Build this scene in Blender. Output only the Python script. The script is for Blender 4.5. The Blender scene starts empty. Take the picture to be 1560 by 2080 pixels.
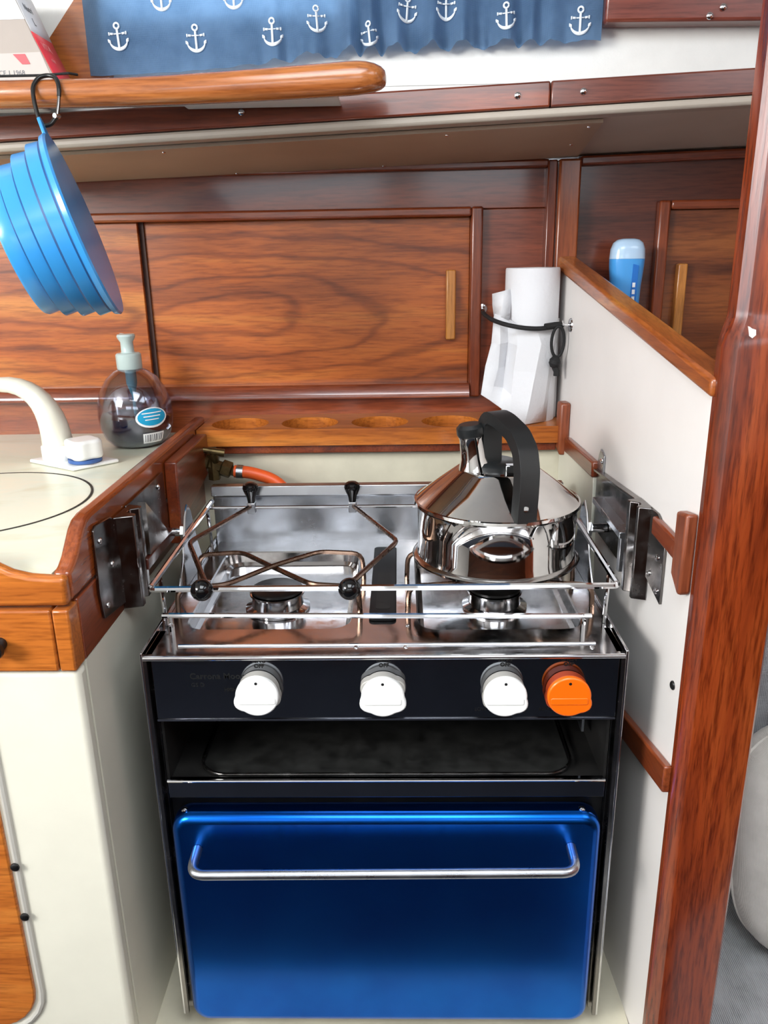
import bpy, bmesh, math, random
from mathutils import Vector, Matrix
random.seed(7)
S = bpy.context.scene
COL = S.collection

# ---------------------------------------------------------------- camera, world, light, exposure
cam = bpy.data.objects.new('camera', bpy.data.cameras.new('camera')); COL.objects.link(cam)
cam.data.sensor_fit = 'HORIZONTAL'; cam.data.sensor_width = 36.0; cam.data.lens = 36.0 * 1620 / 1560
cam.data.clip_start = 0.02
_r = Vector((.99971033, .01759681, -.01641981)); _u = Vector((.01016778, .30957202, .95082164)); _f = Vector((-.02181454, .95071316, -.30930342))
cam.matrix_world = Matrix(((_r.x, _u.x, -_f.x, .01906), (_r.y, _u.y, -_f.y, -.67049), (_r.z, _u.z, -_f.z, .82796), (0, 0, 0, 1)))
S.camera = cam
W = bpy.data.worlds.new('daylight'); S.world = W; W.use_nodes = True
W.node_tree.nodes['Background'].inputs[0].default_value = (.86, .93, 1.0, 1)
W.node_tree.nodes['Background'].inputs[1].default_value = 4.0

def area(name, loc, target, sx, sy, power, col=(1, 1, 1)):
    l = bpy.data.lights.new(name, 'AREA'); l.shape = 'RECTANGLE'; l.size = sx; l.size_y = sy; l.energy = power; l.color = col
    o = bpy.data.objects.new(name, l); COL.objects.link(o); o.location = loc
    o.rotation_euler = (Vector(target) - Vector(loc)).to_track_quat('-Z', 'Y').to_euler()
    return o
area('companionway_daylight', (-1.25, -1.05, 1.33), (.0, .05, .45), .6, .6, 37, (1, .985, .96))
area('hatch_daylight', (.05, -.72, 1.37), (.05, -.66, 0), .62, .62, 5.5, (.95, .98, 1))
S.view_settings.view_transform = 'Standard'; S.view_settings.look = 'None'
S.view_settings.gamma = 1; S.view_settings.use_curve_mapping = False
S.view_settings.exposure = 0.28

S.cycles.max_bounces = 6; S.cycles.diffuse_bounces = 3; S.cycles.glossy_bounces = 3; S.cycles.transmission_bounces = 4; S.cycles.caustics_refractive = False; S.cycles.caustics_reflective = False
S.cycles.use_adaptive_sampling = True; S.cycles.adaptive_threshold = .025

# ---------------------------------------------------------------- materials
def srgb(h):
    if isinstance(h, str):
        h = h.lstrip('#'); c = [int(h[i:i + 2], 16) / 255 for i in (0, 2, 4)]
    else: c = list(h)
    return tuple(x / 12.92 if x <= .04045 else ((x + .055) / 1.055) ** 2.4 for x in c) + (1,)

MATS = {}
def base(name):
    m = bpy.data.materials.new(name); m.use_nodes = True; MATS[name] = m
    nt = m.node_tree; return m, nt, nt.nodes['Principled BSDF']

def link(nt, a, ai, b, bi): nt.links.new(a.outputs[ai], b.inputs[bi])

def coords(nt, scale=(1, 1, 1), loc=(0, 0, 0), rot=(0, 0, 0)):
    t = nt.nodes.new('ShaderNodeTexCoord'); mp = nt.nodes.new('ShaderNodeMapping')
    mp.inputs['Scale'].default_value = scale; mp.inputs['Location'].default_value = loc; mp.inputs['Rotation'].default_value = rot
    link(nt, t, 'Object', mp, 'Vector'); return mp

def noise(nt, vec, scale, detail=4, rough=.55, dist=0):
    n = nt.nodes.new('ShaderNodeTexNoise'); n.inputs['Scale'].default_value = scale; n.inputs['Detail'].default_value = detail
    n.inputs['Roughness'].default_value = rough; n.inputs['Distortion'].default_value = dist
    link(nt, vec, 0, n, 'Vector'); return n

def ramp(nt, stops):
    r = nt.nodes.new('ShaderNodeValToRGB'); e = r.color_ramp.elements
    while len(e) < len(stops): e.new(.5)
    for i, (p, c) in enumerate(stops): e[i].position = p; e[i].color = c
    return r

def bump(nt, b, src, out, strength, dist=.001):
    bp = nt.nodes.new('ShaderNodeBump'); bp.inputs['Strength'].default_value = strength; bp.inputs['Distance'].default_value = dist
    link(nt, src, out, bp, 'Height'); link(nt, bp, 'Normal', b, 'Normal'); return bp

def plain(name, col, rough=.4, metal=0, mottle=0, mscale=12, coat=0, bumps=0, bscale=300, sheen=0, spec=.5):
    m, nt, b = base(name); c = srgb(col)
    b.inputs['Roughness'].default_value = rough; b.inputs['Metallic'].default_value = metal
    b.inputs['Coat Weight'].default_value = coat; b.inputs['Coat Roughness'].default_value = .08
    b.inputs['Specular IOR Level'].default_value = spec
    if sheen: b.inputs['Sheen Weight'].default_value = sheen
    mp = coords(nt); n = noise(nt, mp, mscale, 5)
    d = mottle
    r = ramp(nt, [(.3, tuple(max(0, x * (1 - d)) for x in c[:3]) + (1,)), (.7, tuple(min(1, x * (1 + d)) for x in c[:3]) + (1,))])
    link(nt, n, 'Fac', r, 'Fac'); link(nt, r, 'Color', b, 'Base Color')
    if bumps:
        n2 = noise(nt, mp, bscale, 3); bump(nt, b, n2, 'Fac', bumps)
    return m

def wood(name, axis, dark, mid, light, rough=.3, coat=.35, rings=None, across=16, seed=0.0, pores=.6):
    """varnished teak: long streaks along one axis, pores, an optional cathedral figure about a centre"""
    m, nt, b = base(name)
    sc = [across] * 3; sc['XYZ'.index(axis)] = across * .07
    mp = coords(nt, tuple(sc), (seed, seed * .7, seed * 1.3))
    n = noise(nt, mp, 1.0, 5, .6, .8)
    r = ramp(nt, [(.28, srgb(dark)), (.5, srgb(mid)), (.74, srgb(light))])
    link(nt, n, 'Fac', r, 'Fac')
    sc2 = [330] * 3; sc2['XYZ'.index(axis)] = 26
    mp2 = coords(nt, tuple(sc2)); p = noise(nt, mp2, 1.0, 3, .6)
    pr = ramp(nt, [(.34, (.42, .34, .3, 1)), (.56, (1, 1, 1, 1))]); link(nt, p, 'Fac', pr, 'Fac')
    mx = nt.nodes.new('ShaderNodeMixRGB'); mx.blend_type = 'MULTIPLY'; mx.inputs[0].default_value = pores
    link(nt, r, 'Color', mx, 1); link(nt, pr, 'Color', mx, 2)
    out = mx
    if rings:
        (cx, cy, cz, sx, sz, ns) = rings
        mp3 = coords(nt, (sx, 0, sz), (-cx * sx, 0, -cz * sz))
        nd = noise(nt, coords(nt, (3.5, 3.5, 9)), 1.6, 3, .5)
        vs_ = nt.nodes.new('ShaderNodeVectorMath'); vs_.operation = 'SUBTRACT'; vs_.inputs[1].default_value = (.5, .5, .5); link(nt, nd, 'Color', vs_, 0)
        vm = nt.nodes.new('ShaderNodeVectorMath'); vm.operation = 'SCALE'; vm.inputs['Scale'].default_value = .22; link(nt, vs_, 0, vm, 0)
        ad = nt.nodes.new('ShaderNodeVectorMath'); ad.operation = 'ADD'; link(nt, mp3, 0, ad, 0); link(nt, vm, 0, ad, 1)
        w = nt.nodes.new('ShaderNodeTexWave'); w.wave_type = 'RINGS'; w.rings_direction = 'SPHERICAL'
        w.inputs['Scale'].default_value = ns; w.inputs['Distortion'].default_value = .9; w.inputs['Detail'].default_value = 3
        w.inputs['Detail Scale'].default_value = 1.5
        link(nt, ad, 0, w, 'Vector')
        wr = ramp(nt, [(.0, (.36, .27, .2, 1)), (.10, (.8, .72, .64, 1)), (.3, (1, 1, 1, 1))]); link(nt, w, 'Fac', wr, 'Fac')
        m2 = nt.nodes.new('ShaderNodeMixRGB'); m2.blend_type = 'MULTIPLY'; m2.inputs[0].default_value = .62
        link(nt, mx, 0, m2, 1); link(nt, wr, 'Color', m2, 2); out = m2
    link(nt, out, 0, b, 'Base Color')
    b.inputs['Roughness'].default_value = rough; b.inputs['Coat Weight'].default_value = coat; b.inputs['Coat Roughness'].default_value = .12
    bump(nt, b, p, 'Fac', .12, .0006)
    return m

def steel(name, col, rough=.16, var=.1, scale=40, brushed=None, bumps=.0):
    m, nt, b = base(name)
    b.inputs['Metallic'].default_value = 1
    sc = [1, 1, 1]
    if brushed: sc = [14, 14, 14]; sc['XYZ'.index(brushed)] = .6
    mp = coords(nt, tuple(sc)); n = noise(nt, mp, scale, 6, .6)
    r = ramp(nt, [(.3, (max(0, rough - var),) * 3 + (1,)), (.75, (rough + var,) * 3 + (1,))])
    link(nt, n, 'Fac', r, 'Fac'); link(nt, r, 'Color', b, 'Roughness')
    c = srgb(col); n2 = noise(nt, coords(nt), 18, 5)
    r2 = ramp(nt, [(.3, tuple(x * .82 for x in c[:3]) + (1,)), (.65, c)]); link(nt, n2, 'Fac', r2, 'Fac'); link(nt, r2, 'Color', b, 'Base Color')
    if bumps: bump(nt, b, n2, 'Fac', bumps, .002)
    return m

TEAK = ('#7a3812', '#b55f24', '#d2883a')
RED = ('#4a1c10', '#7f3a20', '#9c5230')
M_door = wood('teak_sliding_door', 'X', *TEAK, rough=.34, coat=.2, rings=(-.235, 0, .742, 1.25, 5.2, 2.1))
M_doorL = wood('teak_sliding_door_b', 'X', *TEAK, rough=.34, coat=.2, rings=(-.47, 0, .752, 1.25, 5.2, 2.1), seed=3)
M_face = wood('mahogany_locker_face', 'X', '#55241a', '#864229', '#a05a38', rough=.34, coat=.6)
M_bead = wood('mahogany_bead', 'X', '#5a2414', '#8d4424', '#ab6032', rough=.28)
M_beadv = wood('mahogany_bead_upright', 'Z', '#5a2414', '#8d4424', '#ab6032', rough=.28)
M_pull = wood('teak_pull', 'Z', '#8a4a22', '#b3702f', '#c98a44', rough=.35)
M_shelf = wood('teak_shelf', 'X', '#8a4418', '#bd6d2a', '#d68f42', rough=.3)
M_trim = wood('mahogany_trim_board', 'X', '#52200f', '#84391b', '#a05228', rough=.3, seed=2)
M_rail = wood('teak_handrail', 'X', '#8a4520', '#b8703a', '#d19656', rough=.2, coat=.6)
M_raily = wood('teak_fiddle_rail', 'Y', '#5e2410', '#94481f', '#b3652f', rough=.22, coat=.6)
M_redy = wood('mahogany_side', 'Y', '#4a1a0e', '#773318', '#8f4825', rough=.28, coat=.4)
M_front = wood('teak_drawer_front', 'X', '#8e4718', '#bb6a28', '#d58c40', rough=.3, coat=.3)
M_cap = wood('teak_panel_cap', 'Y', '#7a3a18', '#a85c28', '#d29348', rough=.3, coat=.3)
M_post = wood('mahogany_post', 'Z', '#4c180a', '#7f3314', '#9c4a20', rough=.26, coat=.4, across=26, pores=.95)
M_blk = wood('teak_block', 'Z', '#5c2818', '#8a4628', '#a2603a', rough=.4, coat=.15)
M_sole = wood('teak_sole', 'X', '#2a1208', '#472312', '#5c321a', rough=.4, coat=.1)
M_navysole = plain('navy_reflected_sole', '#20242f', .95, mottle=.2, mscale=90)  # sole tone made up to darken reflections in the cooker front
M_cream = plain('cream_gelcoat', '#dedbcb', .35, mottle=.05, mscale=9, coat=.1)
M_creamdirty = plain('cream_niche_paint', '#cfc9b4', .5, mottle=.12, mscale=14)
M_panel = plain('white_laminate_panel', '#e9e4e0', .42, mottle=.03, mscale=8)
M_liner = plain('white_vinyl_liner', '#e6e6e2', .6, mottle=.04, mscale=25, bumps=.25, bscale=420)
M_soffit = plain('beige_soffit_paint', '#c4b9ac', .45, mottle=.05, mscale=10)
M_soffitp = plain('tan_soffit_board', '#b8a48f', .42, mottle=.06, mscale=10)
M_white = plain('white_paint', '#e8e8e6', .5)
M_plastic = plain('white_plastic', '#f0f1ee', .3, mottle=.02)
M_faucet = plain('ivory_plastic', '#e6e3d4', .25, mottle=.02, coat=.3)
M_black = plain('black_plastic', '#1b1d1e', .35, spec=.5)
M_blackgloss = plain('black_ball_plastic', '#0c0c0d', .08)
M_blackm = plain('black_enamel', '#101010', .3, mottle=.4, mscale=40)
M_rubber = plain('black_rubber', '#161616', .7)
M_cord = plain('black_elastic', '#101011', .75, bumps=.5, bscale=900)
M_ink = plain('black_print', '#08090a', .5)
M_dkink = plain('grey_print', '#6d6f74', .6)
M_orange = plain('orange_plastic', '#f06a0a', .3, coat=.2)
M_orangedk = plain('dark_orange_plastic', '#9c3a1a', .35)
M_greyknob = plain('grey_knob_skirt', '#a9a6a0', .35)
M_hose = plain('orange_gas_hose', '#f2622a', .4)
M_brass = plain('aged_brass', '#6a5a3c', .42, metal=.9, mottle=.4, mscale=90)
M_chrome = steel('chrome', '#e4e4e6', .06, .04, 20)
M_steel = steel('polished_stainless', '#d5d5d8', .12, .08, 30)
M_hob = steel('worn_stainless_hob', '#cfcdcd', .16, .1, 46, bumps=.05)
M_mirror = steel('mirror_stainless_front', '#8d9096', .07, .04, 22)
M_darksteel = steel('dark_stainless', '#8a8785', .22, .12, 40)
M_plate = steel('gimbal_stainless', '#7d7977', .2, .12, 60, bumps=.15)
M_alu = steel('satin_aluminium', '#c3c6cc', .3, .1, 30)
M_rust = steel('browned_wire', '#7d6658', .3, .12, 90)
M_kettle = steel('kettle_mirror_steel', '#dedcda', .05, .03, 16)
M_kettlefoot = steel('kettle_ringed_base', '#b8b6b4', .14, .06, 60)
M_cavity = plain('black_cavity', '#1c1b1a', .45, mottle=.5, mscale=35)  # near-black mottled finish inside the grill compartment
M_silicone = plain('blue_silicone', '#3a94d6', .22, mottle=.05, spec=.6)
M_silicone_shade = plain('blue_silicone_shaded', '#174a7c', .5)  # same silicone, its colour darkened for the shade inside the bowl
M_paper = plain('white_paper_towel', '#d9d9dc', .9, bumps=.7, bscale=190)
M_card = plain('grey_card', '#a89d94', .6, mottle=.05)
M_cardwhite = plain('white_card', '#efeff0', .5)
M_red = plain('red_card', '#f0404a', .45)
M_label = plain('cyan_label', '#1aa0cf', .4)
M_labelw = plain('white_label', '#f2f6f8', .45)
M_bluebottle = plain('sky_blue_plastic', '#4aa0e6', .28, coat=.3)
M_bluecap = plain('pale_blue_cap', '#b7d4ee', .2, coat=.4)
M_bluetext = plain('deep_blue_print', '#1f6fc4', .4)
M_grout = plain('dark_seam', '#2a2620', .7)

def m_worktop():
    m, nt, b = base('marbled_laminate')
    mp = coords(nt, (5, 16, 5), (0, 0, 0), (0, 0, .5)); n = noise(nt, mp, 1.2, 6, .55, .6)
    r = ramp(nt, [(.3, srgb('#d6d3b6')), (.45, srgb('#dfe3cf')), (.6, srgb('#e6e3cc')), (.75, srgb('#d9e4d6'))])
    link(nt, n, 'Fac', r, 'Fac'); link(nt, r, 'Color', b, 'Base Color'); b.inputs['Roughness'].default_value = .28
    return m
M_worktop = m_worktop()

def m_blue():
    m, nt, b = base('metallic_blue_enamel')
    n = noise(nt, coords(nt), 9, 4); r = ramp(nt, [(.3, srgb('#0850b2')), (.7, srgb('#0a64c8'))])
    link(nt, n, 'Fac', r, 'Fac'); link(nt, r, 'Color', b, 'Base Color')
    b.inputs['Metallic'].default_value = 1; b.inputs['Roughness'].default_value = .27
    b.inputs['Coat Weight'].default_value = .15; b.inputs['Coat Roughness'].default_value = .15
    return m
M_blue = m_blue()

def m_fabric(name, c1, c2, scale, bumpv=.6, transl=0):
    m, nt, b = base(name)
    mp = coords(nt)
    ws = []
    for d in ('X', 'Z'):
        w = nt.nodes.new('ShaderNodeTexWave'); w.bands_direction = d; w.inputs['Scale'].default_value = scale
        w.inputs['Distortion'].default_value = .6; link(nt, mp, 0, w, 'Vector'); ws.append(w)
    mu = nt.nodes.new('ShaderNodeMath'); mu.operation = 'MULTIPLY'; link(nt, ws[0], 'Fac', mu, 0); link(nt, ws[1], 'Fac', mu, 1)
    n = noise(nt, mp, 30, 5)
    ad = nt.nodes.new('ShaderNodeMath'); ad.operation = 'MULTIPLY_ADD'; link(nt, mu, 0, ad, 0); ad.inputs[1].default_value = .55
    link(nt, n, 'Fac', ad, 2)
    r = ramp(nt, [(.3, srgb(c1)), (.8, srgb(c2))]); link(nt, ad, 0, r, 'Fac'); link(nt, r, 'Color', b, 'Base Color')
    b.inputs['Roughness'].default_value = .9; b.inputs['Sheen Weight'].default_value = .15
    bump(nt, b, mu, 0, bumpv, .0008)
    if transl:
        out = nt.nodes['Material Output']; t = nt.nodes.new('ShaderNodeBsdfTranslucent'); ms = nt.nodes.new('ShaderNodeMixShader')
        link(nt, r, 'Color', t, 'Color'); ms.inputs[0].default_value = transl
        link(nt, b, 'BSDF', ms, 1); link(nt, t, 'BSDF', ms, 2); link(nt, ms, 0, out, 'Surface')
    return m
M_curtain = m_fabric('blue_curtain_cloth', '#57779a', '#7b9dc2', 330, .3, .62)
M_upholst = m_fabric('grey_woven_upholstery', '#66686a', '#b4b6b8', 130, .8)
M_pillow = m_fabric('oatmeal_cushion_cloth', '#cbc6bd', '#e8e3db', 260, .4)

def m_clear(name, col, gloss=.12, rough=.05):
    """thin clear sheet: see-through with a faint tint and a glossy skin"""
    m, nt, b = base(name); out = nt.nodes['Material Output']
    t = nt.nodes.new('ShaderNodeBsdfTransparent'); t.inputs[0].default_value = srgb(col)
    nt.nodes.remove(b); b = nt.nodes.new('ShaderNodeBsdfGlossy'); b.inputs['Color'].default_value = (.95, .96, 1, 1); b.inputs['Roughness'].default_value = rough
    lw = nt.nodes.new('ShaderNodeLayerWeight'); lw.inputs[0].default_value = .35
    ma = nt.nodes.new('ShaderNodeMath'); ma.operation = 'MULTIPLY_ADD'; ma.inputs[1].default_value = .3; ma.inputs[2].default_value = gloss; link(nt, lw, 'Facing', ma, 0)
    ms = nt.nodes.new('ShaderNodeMixShader'); link(nt, ma, 0, ms, 0); link(nt, t, 0, ms, 1); link(nt, b, 0, ms, 2); link(nt, ms, 0, out, 'Surface')
    return m
M_clear = m_clear('clear_bottle_plastic', '#eceef6', .09, .08)
M_glass = m_clear('window_glass', '#f2f6f7', .03, .02)
M_liquid = plain('navy_soap_liquid', '#0d2038', .12)
M_pump = plain('translucent_grey_pump', '#b9cbc9', .3)

# ---------------------------------------------------------------- mesh helpers
class B:
    def __init__(s): s.v = []; s.f = []
    def add(s, vs, fs):
        o = len(s.v); s.v += [tuple(v) for v in vs]; s.f += [tuple(i + o for i in f) for f in fs]; return s
    def box(s, x0, x1, y0, y1, z0, z1):
        return s.add([(x0, y0, z0), (x1, y0, z0), (x1, y1, z0), (x0, y1, z0), (x0, y0, z1), (x1, y0, z1), (x1, y1, z1), (x0, y1, z1)],
                     [(3, 2, 1, 0), (4, 5, 6, 7), (0, 1, 5, 4), (1, 2, 6, 5), (2, 3, 7, 6), (3, 0, 4, 7)])
    def add_faces(s, fs): s.f += [tuple(f) for f in fs]; return s
    def hexa(s, lo, hi):
        """two matching quads (lists of four points) joined into a block"""
        return s.add(list(lo) + list(hi), [(3, 2, 1, 0), (4, 5, 6, 7), (0, 1, 5, 4), (1, 2, 6, 5), (2, 3, 7, 6), (3, 0, 4, 7)])
    def prism(s, poly, axis, a, b):
        n = len(poly)
        def P(p, t):
            return {'X': (t, p[0], p[1]), 'Y': (p[0], t, p[1]), 'Z': (p[0], p[1], t)}[axis]
        return s.add([P(p, a) for p in poly] + [P(p, b) for p in poly],
                     [tuple(range(n))[::-1], tuple(range(n, 2 * n))] + [(i, (i + 1) % n, (i + 1) % n + n, i + n) for i in range(n)])
    def tube(s, pts, r, n=10, closed=False, caps=True):
        pts = [Vector(p) for p in pts]; m = len(pts); rs = r if isinstance(r, (list, tuple)) else [r] * m
        prev = None; vs = []
        for i, p in enumerate(pts):
            if closed: t = pts[(i + 1) % m] - pts[i - 1]
            else: t = pts[min(i + 1, m - 1)] - pts[max(i - 1, 0)]
            t.normalize()
            if prev is None:
                a = Vector((0, 0, 1)) if abs(t.z) < .9 else Vector((1, 0, 0)); u = t.cross(a).normalized()
            else:
                u = prev - t * prev.dot(t)
                u = u.normalized() if u.length > 1e-6 else t.cross(Vector((0, 1, 0))).normalized()
            prev = u; w = t.cross(u)
            for k in range(n):
                an = 2 * math.pi * k / n; vs.append(p + (u * math.cos(an) + w * math.sin(an)) * rs[i])
        fs = []
        for i in range(m if closed else m - 1):
            j = (i + 1) % m
            for k in range(n): fs.append((i * n + k, i * n + (k + 1) % n, j * n + (k + 1) % n, j * n + k))
        if caps and not closed: fs += [tuple(range(n))[::-1], tuple(range((m - 1) * n, m * n))]
        return s.add(vs, fs)
    def lathe(s, prof, mat=None, n=40, closed=False):
        """prof: list of (r, h) about +Z of mat"""
        mat = mat or Matrix(); vs = []; fs = []; m = len(prof)
        for r, h in prof:
            for k in range(n):
                a = 2 * math.pi * k / n; vs.append(mat @ Vector((r * math.cos(a), r * math.sin(a), h)))
        for i in range(m if closed else m - 1):
            j = (i + 1) % m
            for k in range(n): fs.append((i * n + k, i * n + (k + 1) % n, j * n + (k + 1) % n, j * n + k))
        if not closed:
            if prof[0][0] > 1e-6: fs.append(tuple(range(n))[::-1])
            if prof[-1][0] > 1e-6: fs.append(tuple(range((m - 1) * n, m * n)))
        return s.add(vs, fs)
    def grid(s, fn, nu, nv):
        vs = [fn(i / nu, j / nv) for j in range(nv + 1) for i in range(nu + 1)]
        fs = [(j * (nu + 1) + i, j * (nu + 1) + i + 1, (j + 1) * (nu + 1) + i + 1, (j + 1) * (nu + 1) + i) for j in range(nv) for i in range(nu)]
        return s.add(vs, fs)
    def mesh(s, name, mat, smooth=True, angle=38):
        me = bpy.data.meshes.new(name); me.from_pydata(s.v, [], s.f); me.validate()
        bm = bmesh.new(); bm.from_mesh(me); bmesh.ops.remove_doubles(bm, verts=bm.verts, dist=1e-6)
        bmesh.ops.recalc_face_normals(bm, faces=bm.faces); bm.to_mesh(me); bm.free()
        me.materials.append(mat)
        if smooth:
            me.polygons.foreach_set('use_smooth', [True] * len(me.polygons)); me.set_sharp_from_angle(angle=math.radians(angle))
        return me

def put(name, me, parent=None, loc=(0, 0, 0), rot=None, bevel=0, seg=2, solid=0, subsurf=0):
    o = bpy.data.objects.new(name, me); COL.objects.link(o); o.location = loc
    if rot: o.rotation_euler = rot
    if parent is not None:
        o.parent = parent; o.matrix_parent_inverse = Matrix.Translation(-Vector(parent['_w']))
        if parent.type == 'MESH' : o.matrix_parent_inverse = Matrix()
    if solid:
        md = o.modifiers.new('thickness', 'SOLIDIFY'); md.thickness = solid; md.offset = 0
    if subsurf:
        md = o.modifiers.new('smooth', 'SUBSURF'); md.levels = subsurf; md.render_levels = subsurf
    if bevel:
        md = o.modifiers.new('bevel', 'BEVEL'); md.width = bevel; md.segments = seg; md.limit_method = 'ANGLE'; md.angle_limit = math.radians(40)
        md.harden_normals = False
    return o

def ob(name, b, mat, parent=None, smooth=True, angle=38, **k):
    o = put(name, b.mesh(name, mat, smooth, angle), parent, **k); o['_w'] = (0.0, 0.0, 0.0); return o

def tag(o, label, cat=None, group=None, kind=None):
    o['label'] = label
    if cat: o['category'] = cat
    if group: o['group'] = group
    if kind: o['kind'] = kind
    return o

def thing(name, loc, label, cat, group=None, kind=None):
    o = bpy.data.objects.new(name, None); COL.objects.link(o); o.location = loc; o['_w'] = tuple(loc)
    o.empty_display_size = .02
    return tag(o, label, cat, group, kind)

def rrect(x0, x1, y0, y1, r, n=6):
    pts = []
    for cx, cy, a0 in ((x1 - r, y1 - r, 0), (x0 + r, y1 - r, 90), (x0 + r, y0 + r, 180), (x1 - r, y0 + r, 270)):
        for k in range(n + 1):
            a = math.radians(a0 + 90 * k / n); pts.append((cx + r * math.cos(a), cy + r * math.sin(a)))
    return pts

def arc(c, r, a0, a1, n): return [(c[0] + r * math.cos(math.radians(a0 + (a1 - a0) * k / n)), c[1] + r * math.sin(math.radians(a0 + (a1 - a0) * k / n))) for k in range(n + 1)]

def fillet(pts, r, n=5, closed=False):
    pts = [Vector(p) for p in pts]; out = []; m = len(pts)
    for i, p in enumerate(pts):
        if not closed and i in (0, m - 1): out.append(p); continue
        a = (pts[i - 1] - p); b = (pts[(i + 1) % m] - p); ra = min(r, a.length * .45, b.length * .45)
        a = p + a.normalized() * ra; b = p + b.normalized() * ra
        for k in range(n + 1):
            t = k / n; out.append(a * (1 - t) ** 2 + p * 2 * t * (1 - t) + b * t * t)
    return out

def text(name, body, size, mat, parent, mw, align='CENTER', bold=0):
    c = bpy.data.curves.new(name, 'FONT'); c.body = body; c.size = size; c.align_x = align; c.align_y = 'CENTER'; c.extrude = .0001; c.offset = bold
    c.resolution_u = 3
    t = bpy.data.objects.new(name, c); COL.objects.link(t)
    bpy.context.view_layer.update()
    me = bpy.data.meshes.new_from_object(t.evaluated_get(bpy.context.evaluated_depsgraph_get()))
    bpy.data.objects.remove(t); bpy.data.curves.remove(c)
    me.transform(mw); me.materials.clear(); me.materials.append(mat)
    o = put(name, me, parent); o['_w'] = (0., 0., 0.); return o

def facing(loc, xdir, up):
    x = Vector(xdir).normalized(); y = Vector(up).normalized(); z = x.cross(y).normalized(); y = z.cross(x)
    return Matrix(((x.x, y.x, z.x, loc[0]), (x.y, y.y, z.y, loc[1]), (x.z, y.z, z.z, loc[2]), (0, 0, 0, 1)))

def axis_mat(loc, zdir, xhint=(1, 0, 0)):
    z = Vector(zdir).normalized(); x = Vector(xhint); x = (x - z * x.dot(z)).normalized(); y = z.cross(x)
    return Matrix(((x.x, y.x, z.x, loc[0]), (x.y, y.y, z.y, loc[1]), (x.z, y.z, z.z, loc[2]), (0, 0, 0, 1)))

def screw_mesh(r=.0035, mat=None):
    b = B(); b.lathe([(r, 0), (r * .95, r * .3), (r * .6, r * .55), (0, r * .62)], None, 14); return b.mesh('screw', mat or M_chrome)
SCREW = screw_mesh(); SCREWD = screw_mesh(.0045, M_blackm); SCREWS = screw_mesh(.0024)
ROT_Y = (math.radians(90), 0, 0)      # +Z of the mesh turned to -Y (towards the room)
ROT_XL = (0, math.radians(-90), 0)    # to -X
ROT_XR = (0, math.radians(90), 0)     # to +X

# right partition: slightly splayed plane; u = distance forward from the back wall
PA = Vector((.2435, .53, 0)); PD = (Vector((.2707, -.03, 0)) - PA).normalized(); PN = Vector((-PD.y, PD.x, 0)); PN = -PN if PN.x > 0 else PN
def rp(y, off, z):
    """point on the right partition at depth y, 'off' metres out of its face towards the cooker"""
    t = (y - PA.y) / PD.y; p = PA + PD * t + PN * off; return (p.x, p.y, z)
def pblock(b, y0, y1, o0, o1, z00, z01, z10, z11):
    """block on the partition from depth y0 (z00..z01) to depth y1 (z10..z11), standing off o0..o1"""
    return b.hexa([rp(y0, o0, z00), rp(y0, o1, z00), rp(y1, o1, z10), rp(y1, o0, z10)], [rp(y0, o0, z01), rp(y0, o1, z01), rp(y1, o1, z11), rp(y1, o0, z11)])

# ================================================================ structure
def struct(name, b, mat, label, **k):
    o = ob(name, b, mat, **k); tag(o, label, kind='structure'); return o

struct('floor', B().box(-1.7, 1.5, -1.95, -.056, -.50, -.45), M_navysole, 'unseen cabin sole in front of the galley, made navy to reflect in the cooker')  # out of view; navy only so the control panel reflects dark
struct('floor_niche', B().box(-.2664, .268, -.10, .45, -.03, .0002).box(-.2664, .262, -.056, -.03, -.45, -.03), M_creamdirty, 'cream painted floor of the cooker niche, with an added front step reflecting in the oven door')  # front step is added, unseen, to brighten the foot of the blue door
struct('wall_back', B().box(-.285, .27, .432, .45, 0, .575), M_creamdirty, 'cream painted back wall behind the cooker')
struct('wall_far_left', B().box(-1.68, -1.64, -.5, .6, -.45, 1.4).box(-1.68, -1.64, -1.95, -1.35, -.45, 1.4).box(-1.68, -1.64, -1.35, -.5, -.45, .5), M_liner, 'white bulkhead at the left with the companionway opening')
struct('wall_far_right', B().box(1.44, 1.48, -1.95, .6, -.45, 1.4), M_face, 'mahogany bulkhead at the far right, kept dark to limit bounced light')  # wood chosen to keep this unseen wall dark and limit bounced light
struct('wall_opposite', B().box(-1.68, 1.48, -1.95, -1.9, .45, 1.02).box(-1.68, 1.48, -1.95, -1.9, 1.24, 1.4).box(-1.68, -.75, -1.95, -1.9, 1.02, 1.24).box(-.05, .12, -1.95, -1.9, 1.02, 1.24).box(.85, 1.48, -1.95, -1.9, 1.02, 1.24), M_liner, 'white cabin side opposite the galley with two open windows')
struct('wall_opposite_lockers', B().box(-1.68, 1.48, -1.95, -1.7, -.45, .45), M_sole, 'dark wooden lockers opposite the galley')
struct('ceiling', B().box(-1.68, 1.48, -1.95, -1.06, 1.4, 1.43).box(-1.68, 1.48, -.30, .34, 1.4, 1.43).box(-1.68, -.29, -1.06, -.30, 1.4, 1.43).box(.39, .65, -1.06, -.30, 1.4, 1.43).box(1.25, 1.48, -1.06, -.30, 1.4, 1.43), M_white, 'white deckhead with an open hatch and an added opening that lights the settee')  # right-hand opening is made up to let daylight onto the settee

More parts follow.
